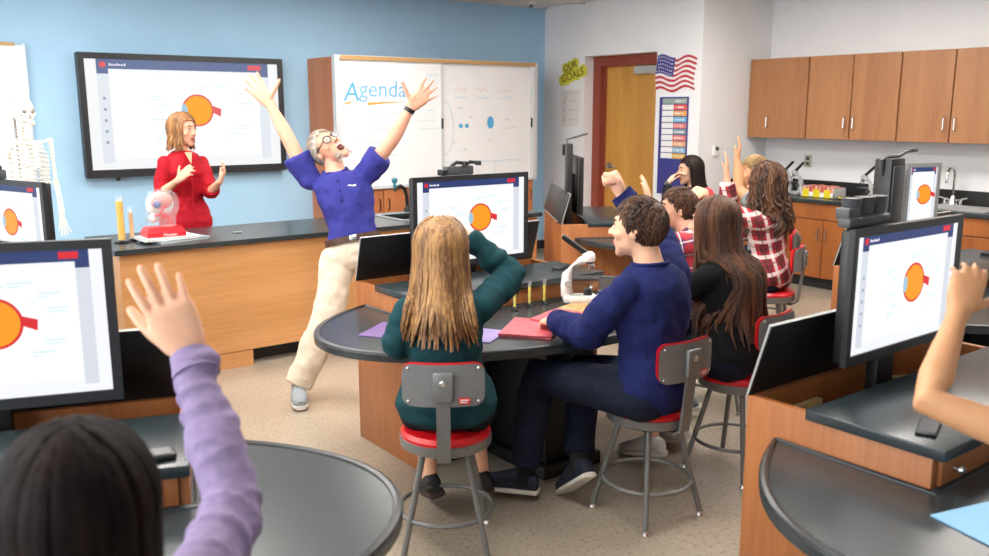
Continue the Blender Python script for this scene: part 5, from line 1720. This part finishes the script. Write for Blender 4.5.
# ---------------------------------------------------------------- man in blue with arms raised
def man_extra(th, sh, A, H, neck, rt, fw, up, S):
    g = B()
    for sx in (-1, 1):
        g.tube([(sx * (.034 + .025 * math.cos(R(a))), -.099 + .012 * (abs(sx * .034 + sx * .025 * math.cos(R(a))) / .05), .008 + .019 * math.sin(R(a))) for a in range(0, 360, 24)], .003, 6, closed=True, up=(0, 1, 0))
        g.tube([(sx * .059, -.088, .014), (sx * .074, -.03, .012), (sx * .078, .02, .006)], .003, 6)
    g.tube([(-.01, -.104, .012), (.01, -.104, .012)], .003, 6)
    g.v = [H.m @ v for v in g.v]
    gl = obj('glasses', g, 'glasses_black', th, True, shift=sh)
    for sx in (-1, 1):
        l = B().ell((sx * .034, -.095, .008), (.024, .0015, .018)); l.v = [H.m @ v for v in l.v]
        obj('lens', l, 'lens_glass', gl, True, shift=sh)
    rl = random.Random(4)
    bd = B()
    for k in range(110):
        a = R(rl.uniform(-75, 75)); z = rl.uniform(-.122, -.07)
        p = V((.05 * math.sin(a), -.03 - .058 * math.cos(a), z))
        if abs(p.x) < .03 and z > -.1: continue
        q = p + V((p.x * .08, -.002, -.006))
        bd.tube([H.m @ p, H.m @ q], [.0035, .0015], 5)
    obj('beard', bd, 'hair_grey', th, True, shift=sh)
    a = A['L']; dd = nz_(a['wr'] - a['el'])
    obj('wristband', B().tube([a['wr'] - dd * .03, a['wr'] - dd * .006], [.032, .031], 16), 'black_plastic', th, True, shift=sh)
    shirt = [c for c in th.children if c.name.startswith('shirt')][0]
    tree = BVHTree.FromPolygons([v.co for v in shirt.data.vertices], [tuple(p.vertices) for p in shirt.data.polygons])
    def on(x, dn):
        o = neck - sh - up * dn + rt * x + fw * .5
        hit = tree.ray_cast(o, -fw)
        return (hit[0], hit[1]) if hit[0] is not None else (o - fw * .38, fw)
    pl = B()
    ps = [on(0, .05 + .02 * k)[0] for k in range(8)]
    pl.tube(ps, .014, 8, flat=.25, up=fw)
    po = obj('placket', pl, 'cloth_polo', th)
    for k in range(3):
        q, nn = on(0, .07 + .055 * k)
        obj('button', B().ell(q + nn * .004, (.006, .006, .006), nu=8, nv=6), 'cloth_navy', po)
    q, nn = on(-.075, .11)
    fm_ = frame_mtx(q + nn * .001, rt, up)
    obj('chest_mark', B().box(-.02, -.004, -.006, .004, -.004, .004, mtx=fm_).tube([fm_ @ V((-.002, -.003, .002)), fm_ @ V((.012, .004, .002)), fm_ @ V((.024, .004, .002))], .004, 6), 'white_plastic', th)
MF = nz_((-.42, -.90, 0))
person('grey-haired man in blue polo and khaki trousers shouting upwards with both arms raised', (2.325, 4.40, .79), (2.295, 4.53, 1.255), (2.27, 4.57, 1.385), MF, (-.02, -.74, .66), (-.45, .45, .6), S=1.0, skin='skin_rosy', bend=(.02, -.03, 0), male_face=True, open_mouth=True,
       arms={'R': dict(sh=(2.165, 4.60, 1.215), el=(2.085, 4.66, 1.43), wr=(2.015, 4.745, 1.635), d=(-.5, .37, .8), n=(-.45, -.85, .1), hs=1.14, curl=(4, 4, 4, 6), spread=(14, 3, -8, -20), thumb=(72, 4)),
             'L': dict(sh=(2.425, 4.44, 1.225), el=(2.545, 4.31, 1.435), wr=(2.635, 4.25, 1.615), d=(.58, -.43, .7), n=(-.5, -.8, .0), hs=1.14, curl=(4, 4, 4, 6), spread=(14, 3, -8, -20), thumb=(72, 4))},
       legs={'R': dict(hip=(2.25, 4.44, .76), kn=(2.12, 4.36, .42), an=(1.955, 4.40, .085), toe=(-.35, -.93, 0)), 'L': dict(hip=(2.41, 4.36, .76), kn=(2.47, 4.17, .43), an=(2.56, 4.20, .085), toe=(.1, -.95, 0))},
       tw=.9, top=dict(m='cloth_polo', sleeve=.62, e=.018, loose=.014, fold=.026, collar=True, t0=.15, wrinkle=.002), bottom=dict(m='cloth_khaki', loose=.022, fold=.03, e=.016, belt=True, end=1.97), shoes=('shoe_grey', 'sole_white'),
       hair=(lambda h: hair_short(h, 9, 420, .02, .003, .0035, .0), 'hair_grey'), brow='hair_grey', extra=man_extra, voxel=.0075)

# ---------------------------------------------------------------- pupil in teal
person('pupil in a teal sweater with long straight blonde-brown hair seated with one elbow raised', (1.70, 2.53, .545), (1.715, 2.575, .985), (1.725, 2.60, 1.10), (.62, .78, 0), (.5, .86, 0), S=.97, fem=True, skin='skin_fair',
       arms={'R': dict(el=(2.035, 2.575, .985), wr=(1.90, 2.70, 1.135), d=(-.6, .35, .6), n=(-.5, -.3, -.5), curl=(25, 25, 25, 25)),
             'L': dict(el=(1.56, 2.65, .765), wr=(1.72, 2.82, .735), d=(.5, .8, -.1), n=(0, 0, -1))},
       legs={'R': dict(kn=(1.98, 2.80, .53), an=(1.95, 2.66, .16), toe=(.45, .75, -.25), sole=(.3, .2, -.8)), 'L': dict(kn=(1.82, 2.92, .53), an=(1.77, 2.76, .16), toe=(.35, .8, -.25), sole=(.3, .2, -.8))},
       top=dict(m='cloth_teal', e=.016, loose=.005, fold=.02, sleeve=1.93, flare=.03, neckband=True, wrinkle=.006, vox=.0075), bottom=dict(m='cloth_black', end=1.6), shoes=('shoe_black', 'sole_dark'),
       hair=(lambda h: hair_long(h, .79, 11, 190, .005, .022, .0105, .045, back=V((-.02, -.03, 0)), face_gap=50, layer=.06), 'hair_blonde'), eyes=True)

# ---------------------------------------------------------------- boy in navy
def boy_extra(th, sh, A, H, neck, rt, fw, up, S):
    pass
person('boy in a navy sweatshirt with short dark brown hair raising a fist at the table', (2.46, 2.215, .545), (2.44, 2.245, 1.03), (2.415, 2.29, 1.160), (-.12, .99, 0), (-.42, .90, .02), S=1.0, skin='skin_fair', male_face=True,
       arms={'L': dict(el=(2.235, 2.37, .76), wr=(2.30, 2.61, .755), d=(.2, .95, -.15), n=(.2, 0, -.95), curl=(20, 22, 25, 28)),
             'R': dict(el=(2.73, 2.46, 1.07), wr=(2.615, 2.575, 1.255), d=(-.3, .35, .85), n=(-.85, .1, -.2), hs=1.1, curl=(70, 72, 74, 76), spread=(2, 1, -1, -2), thumb=(25, 35))},
       legs={'L': dict(kn=(2.24, 2.66, .525), an=(2.17, 2.66, .105), toe=(-.55, .8, 0)), 'R': dict(kn=(2.50, 2.67, .50), an=(2.33, 2.50, .165), toe=(.1, .75, -.6), sole=(-.2, -.75, -.6))},
       top=dict(m='cloth_navy', e=.018, loose=.006, fold=.024, sleeve=1.98, neckband=True, cuff=True, wrinkle=.006, vox=.0075), bottom=dict(m='cloth_denim', loose=.008, fold=.014, end=1.9), shoes=('shoe_navy', 'sole_white', 'sock_black'),
       hair=(lambda h: hair_short(h, 13, 1300, .019, .007, .003, .016, 1.6), 'hair_brown'), extra=boy_extra, voxel=.007)

# ---------------------------------------------------------------- girl with long dark hair
person('girl in black top with very long dark brown hair beside the navy boy', (3.10, 2.31, .545), (3.055, 2.40, 1.0), (3.04, 2.44, 1.115), (-.15, .98, 0), (-.36, .93, -.02), S=.97, fem=True, skin='skin_fair',
       arms={'L': dict(el=(2.90, 2.55, .78), wr=(2.93, 2.76, .735), d=(.1, .95, -.1), n=(0, 0, -1)), 'R': dict(el=(3.26, 2.54, .78), wr=(3.2, 2.78, .735), d=(-.2, .95, -.1), n=(0, 0, -1))},
       legs={'L': dict(kn=(2.93, 2.70, .53), an=(2.90, 2.62, .10)), 'R': dict(kn=(3.12, 2.72, .53), an=(3.13, 2.66, .10))},
       top=dict(m='cloth_black', e=.016, loose=.006, fold=.014, neckband=True), bottom=dict(m='cloth_denim', end=1.9), shoes=('shoe_white', 'sole_white'),
       hair=(lambda h: hair_long(h, .60, 17, 190, .008, .016, .0105, .04, back=V((.02, -.03, 0)), face_gap=52, layer=.1), 'hair_chestnut'), brow='hair_brown')

# ---------------------------------------------------------------- boy with brown hair and red plaid
person('brown-haired boy in red plaid shirt raising a hand behind the navy boy', (3.76, 2.98, .545), (3.715, 3.155, .945), (3.69, 3.205, 1.068), (-.6, .8, 0), (-.72, .69, 0), S=.97, skin='skin_fair', male_face=True,
       arms={'L': dict(el=(3.48, 3.20, .90), wr=(3.545, 3.285, 1.10), d=(-.1, .15, .9), n=(-.5, .8, 0), curl=(8, 8, 10, 12)), 'R': dict(el=(3.98, 3.22, 1.03), wr=(3.86, 3.165, 1.15), d=(-.85, -.3, .15), n=(-.3, .5, -.6), curl=(35, 38, 40, 42))},
       legs={'L': dict(kn=(3.42, 3.02, .52), an=(3.48, 2.92, .10)), 'R': dict(kn=(3.62, 3.28, .52), an=(3.66, 3.2, .10))},
       top=dict(m='cloth_plaid_red', e=.016, loose=.008, collar=True), bottom=dict(m='cloth_denim', end=1.9), shoes=('shoe_grey', 'sole_white'),
       hair=(lambda h: hair_short(h, 21, 900, .021, .008, .0034, .012, 1.5), 'hair_chestnut'))

# ---------------------------------------------------------------- black-haired girl
def band_extra(th, sh, A, H, neck, rt, fw, up, S):
    a = A['L']; dd = nz_(a['wr'] - a['el'])
    obj('bracelet', B().tube([a['wr'] - dd * .02, a['wr'] + dd * .015], [.03, .03], 14), 'gray_plastic', th, True, shift=sh)
person('girl with long straight black hair holding a hand to her mouth', (6.0, 4.93, .545), (5.86, 4.93, .965), (5.83, 4.95, 1.095), (-.85, .5, 0), (-.86, .5, -.08), S=1.03, fem=True, skin='skin_fair',
       arms={'L': dict(el=(5.56, 4.95, .78), wr=(5.635, 5.02, .985), d=(.6, -.1, .75), n=(.7, -.5, -.3), curl=(18, 20, 22, 25)), 'R': dict(el=(5.83, 5.25, .76), wr=(5.6, 5.2, .735), d=(-.9, .1, -.1), n=(0, 0, -1))},
       legs={'L': dict(kn=(5.62, 5.02, .53), an=(5.66, 4.95, .10)), 'R': dict(kn=(5.70, 5.2, .53), an=(5.74, 5.18, .10))},
       top=dict(m='cloth_dark', e=.015, neckband=True), bottom=dict(m='cloth_denim', end=1.9), shoes=('shoe_black', 'sole_dark'),
       hair=(lambda h: hair_long(h, .72, 23, 120, .003, .012, .0115, .03, back=V((.05, -.03, 0)), face_gap=72, layer=.06), 'hair_black'), brow='hair_black', extra=band_extra, voxel=.009)

# ---------------------------------------------------------------- curly girl in plaid
person('girl with long curly brown hair in red plaid shirt raising an arm', (4.76, 3.35, .545), (4.765, 3.40, .985), (4.765, 3.43, 1.13), (-.42, .9, 0), (-.35, .93, 0), S=.98, fem=True, skin='skin_warm',
       arms={'L': dict(el=(4.585, 3.55, .96), wr=(4.585, 3.59, 1.19), d=(.03, .05, .95), n=(-.6, .8, 0), curl=(6, 6, 8, 8)), 'R': dict(el=(4.93, 3.56, .80), wr=(4.82, 3.72, .78), d=(-.6, .7, .0), n=(0, 0, -1))},
       legs={'L': dict(kn=(4.55, 3.70, .53), an=(4.55, 3.62, .10)), 'R': dict(kn=(4.72, 3.78, .53), an=(4.72, 3.70, .10))},
       top=dict(m='cloth_plaid', e=.018, loose=.01, fold=.016, sleeve=1.8, flare=.03, collar=True), bottom=dict(m='cloth_denim', end=1.9), shoes=('shoe_white', 'sole_white'),
       hair=(lambda h: hair_long(h, .83, 29, 300, .018, .034, .0075, .045, curl_n=1, back=V((0, -.02, 0)), face_gap=48, layer=.12), 'hair_curly'), brow='hair_brown', voxel=.009)

# ---------------------------------------------------------------- blond pupil
person('blond pupil mostly hidden behind the curly-haired girl, raising a bare arm', (5.32, 3.78, .545), (5.25, 3.83, 1.02), (5.235, 3.86, 1.165), (-.6, .8, 0), (-.75, .65, 0), S=.98, skin='skin_tan', male_face=True,
       arms={'L': dict(el=(5.13, 3.90, 1.05), wr=(5.145, 3.945, 1.265), d=(.25, -.02, .95), n=(-.6, .7, 0), curl=(10, 12, 14, 16)), 'R': dict(el=(5.42, 4.06, .80), wr=(5.27, 4.16, .76), d=(-.8, .5, 0), n=(0, 0, -1))},
       legs={'L': dict(kn=(5.0, 4.05, .53), an=(5.02, 4.0, .10)), 'R': dict(kn=(5.15, 4.18, .53), an=(5.17, 4.12, .10))},
       top=dict(m='cloth_grey', sleeve=.6, e=.016, loose=.01, neckband=True), bottom=dict(m='cloth_denim', end=1.9), shoes=('shoe_grey', 'sole_white'),
       hair=(lambda h: hair_short(h, 31, 800, .021, .008, .0034, .012, 1.5), 'hair_fair'), voxel=.009)

# ---------------------------------------------------------------- pupil in lilac, close to the camera
person('pupil with dark hair in a lilac knit sweater raising a hand before the monitor', (.08, .90, .545), (.165, 1.03, .985), (.195, 1.085, 1.12), (.28, .96, 0), (.25, .97, .02), S=.98, fem=True, skin='skin_fair',
       arms={'R': dict(sh=(.29, 1.07, .925), el=(.466, 1.32, .955), wr=(.484, 1.545, 1.168), d=(-.30, .2, .9), n=(.25, .85, -.05), hs=1.06, curl=(4, 3, 4, 6), spread=(6, 1.5, -3, -8), thumb=(28, 8)),
             'L': dict(el=(-.08, 1.22, .78), wr=(.02, 1.42, .735), d=(.3, .9, -.1), n=(0, 0, -1))},
       legs={'R': dict(kn=(.26, 1.30, .53), an=(.26, 1.22, .10)), 'L': dict(kn=(.05, 1.34, .53), an=(.05, 1.26, .10))},
       top=dict(m='cloth_lilac', e=.012, loose=.003, fold=.018, sleeve=1.95, neckband=True, cuff=True, wrinkle=.007, vox=.006), bottom=dict(m='cloth_denim', end=1.9), shoes=('shoe_white', 'sole_white'),
       hair=(lambda h: hair_long(h, .78, 37, 170, .004, .013, .0105, .02, back=V((-.02, -.05, 0)), face_gap=55, layer=.08), 'hair_dark'), voxel=.0042)

# ---------------------------------------------------------------- pupil whose bare arm comes in beside the right monitor
person('pupil with a raised bare bent arm beside the station with the blue paper', (1.90, .15, .545), (1.935, .46, .975), (1.95, .52, 1.10), (.2, .98, 0), (.0, 1, 0), S=.98, fem=True, skin='skin_tan',
       arms={'L': dict(sh=(1.785, .50, .955), el=(1.68, .80, 1.035), wr=(1.86, .84, 1.185), d=(.62, .1, .72), n=(.5, .6, -.5), curl=(14, 16, 18, 20)),
             'R': dict(el=(2.24, .40, .78), wr=(2.34, .52, .735), d=(.5, .7, -.1), n=(0, 0, -1))},
       legs={'L': dict(kn=(1.84, .55, .53), an=(1.84, .48, .10)), 'R': dict(kn=(2.06, .56, .53), an=(2.06, .5, .10))},
       top=dict(m='cloth_white', sleeve=.5, e=.014, loose=.01, neckband=True), bottom=dict(m='cloth_denim', end=1.9), shoes=('shoe_white', 'sole_white'),
       hair=(lambda h: hair_long(h, .80, 41, 110, .004, .013, .0115, .02, back=V((0, -.05, 0)), face_gap=55), 'hair_brown'), voxel=.006)
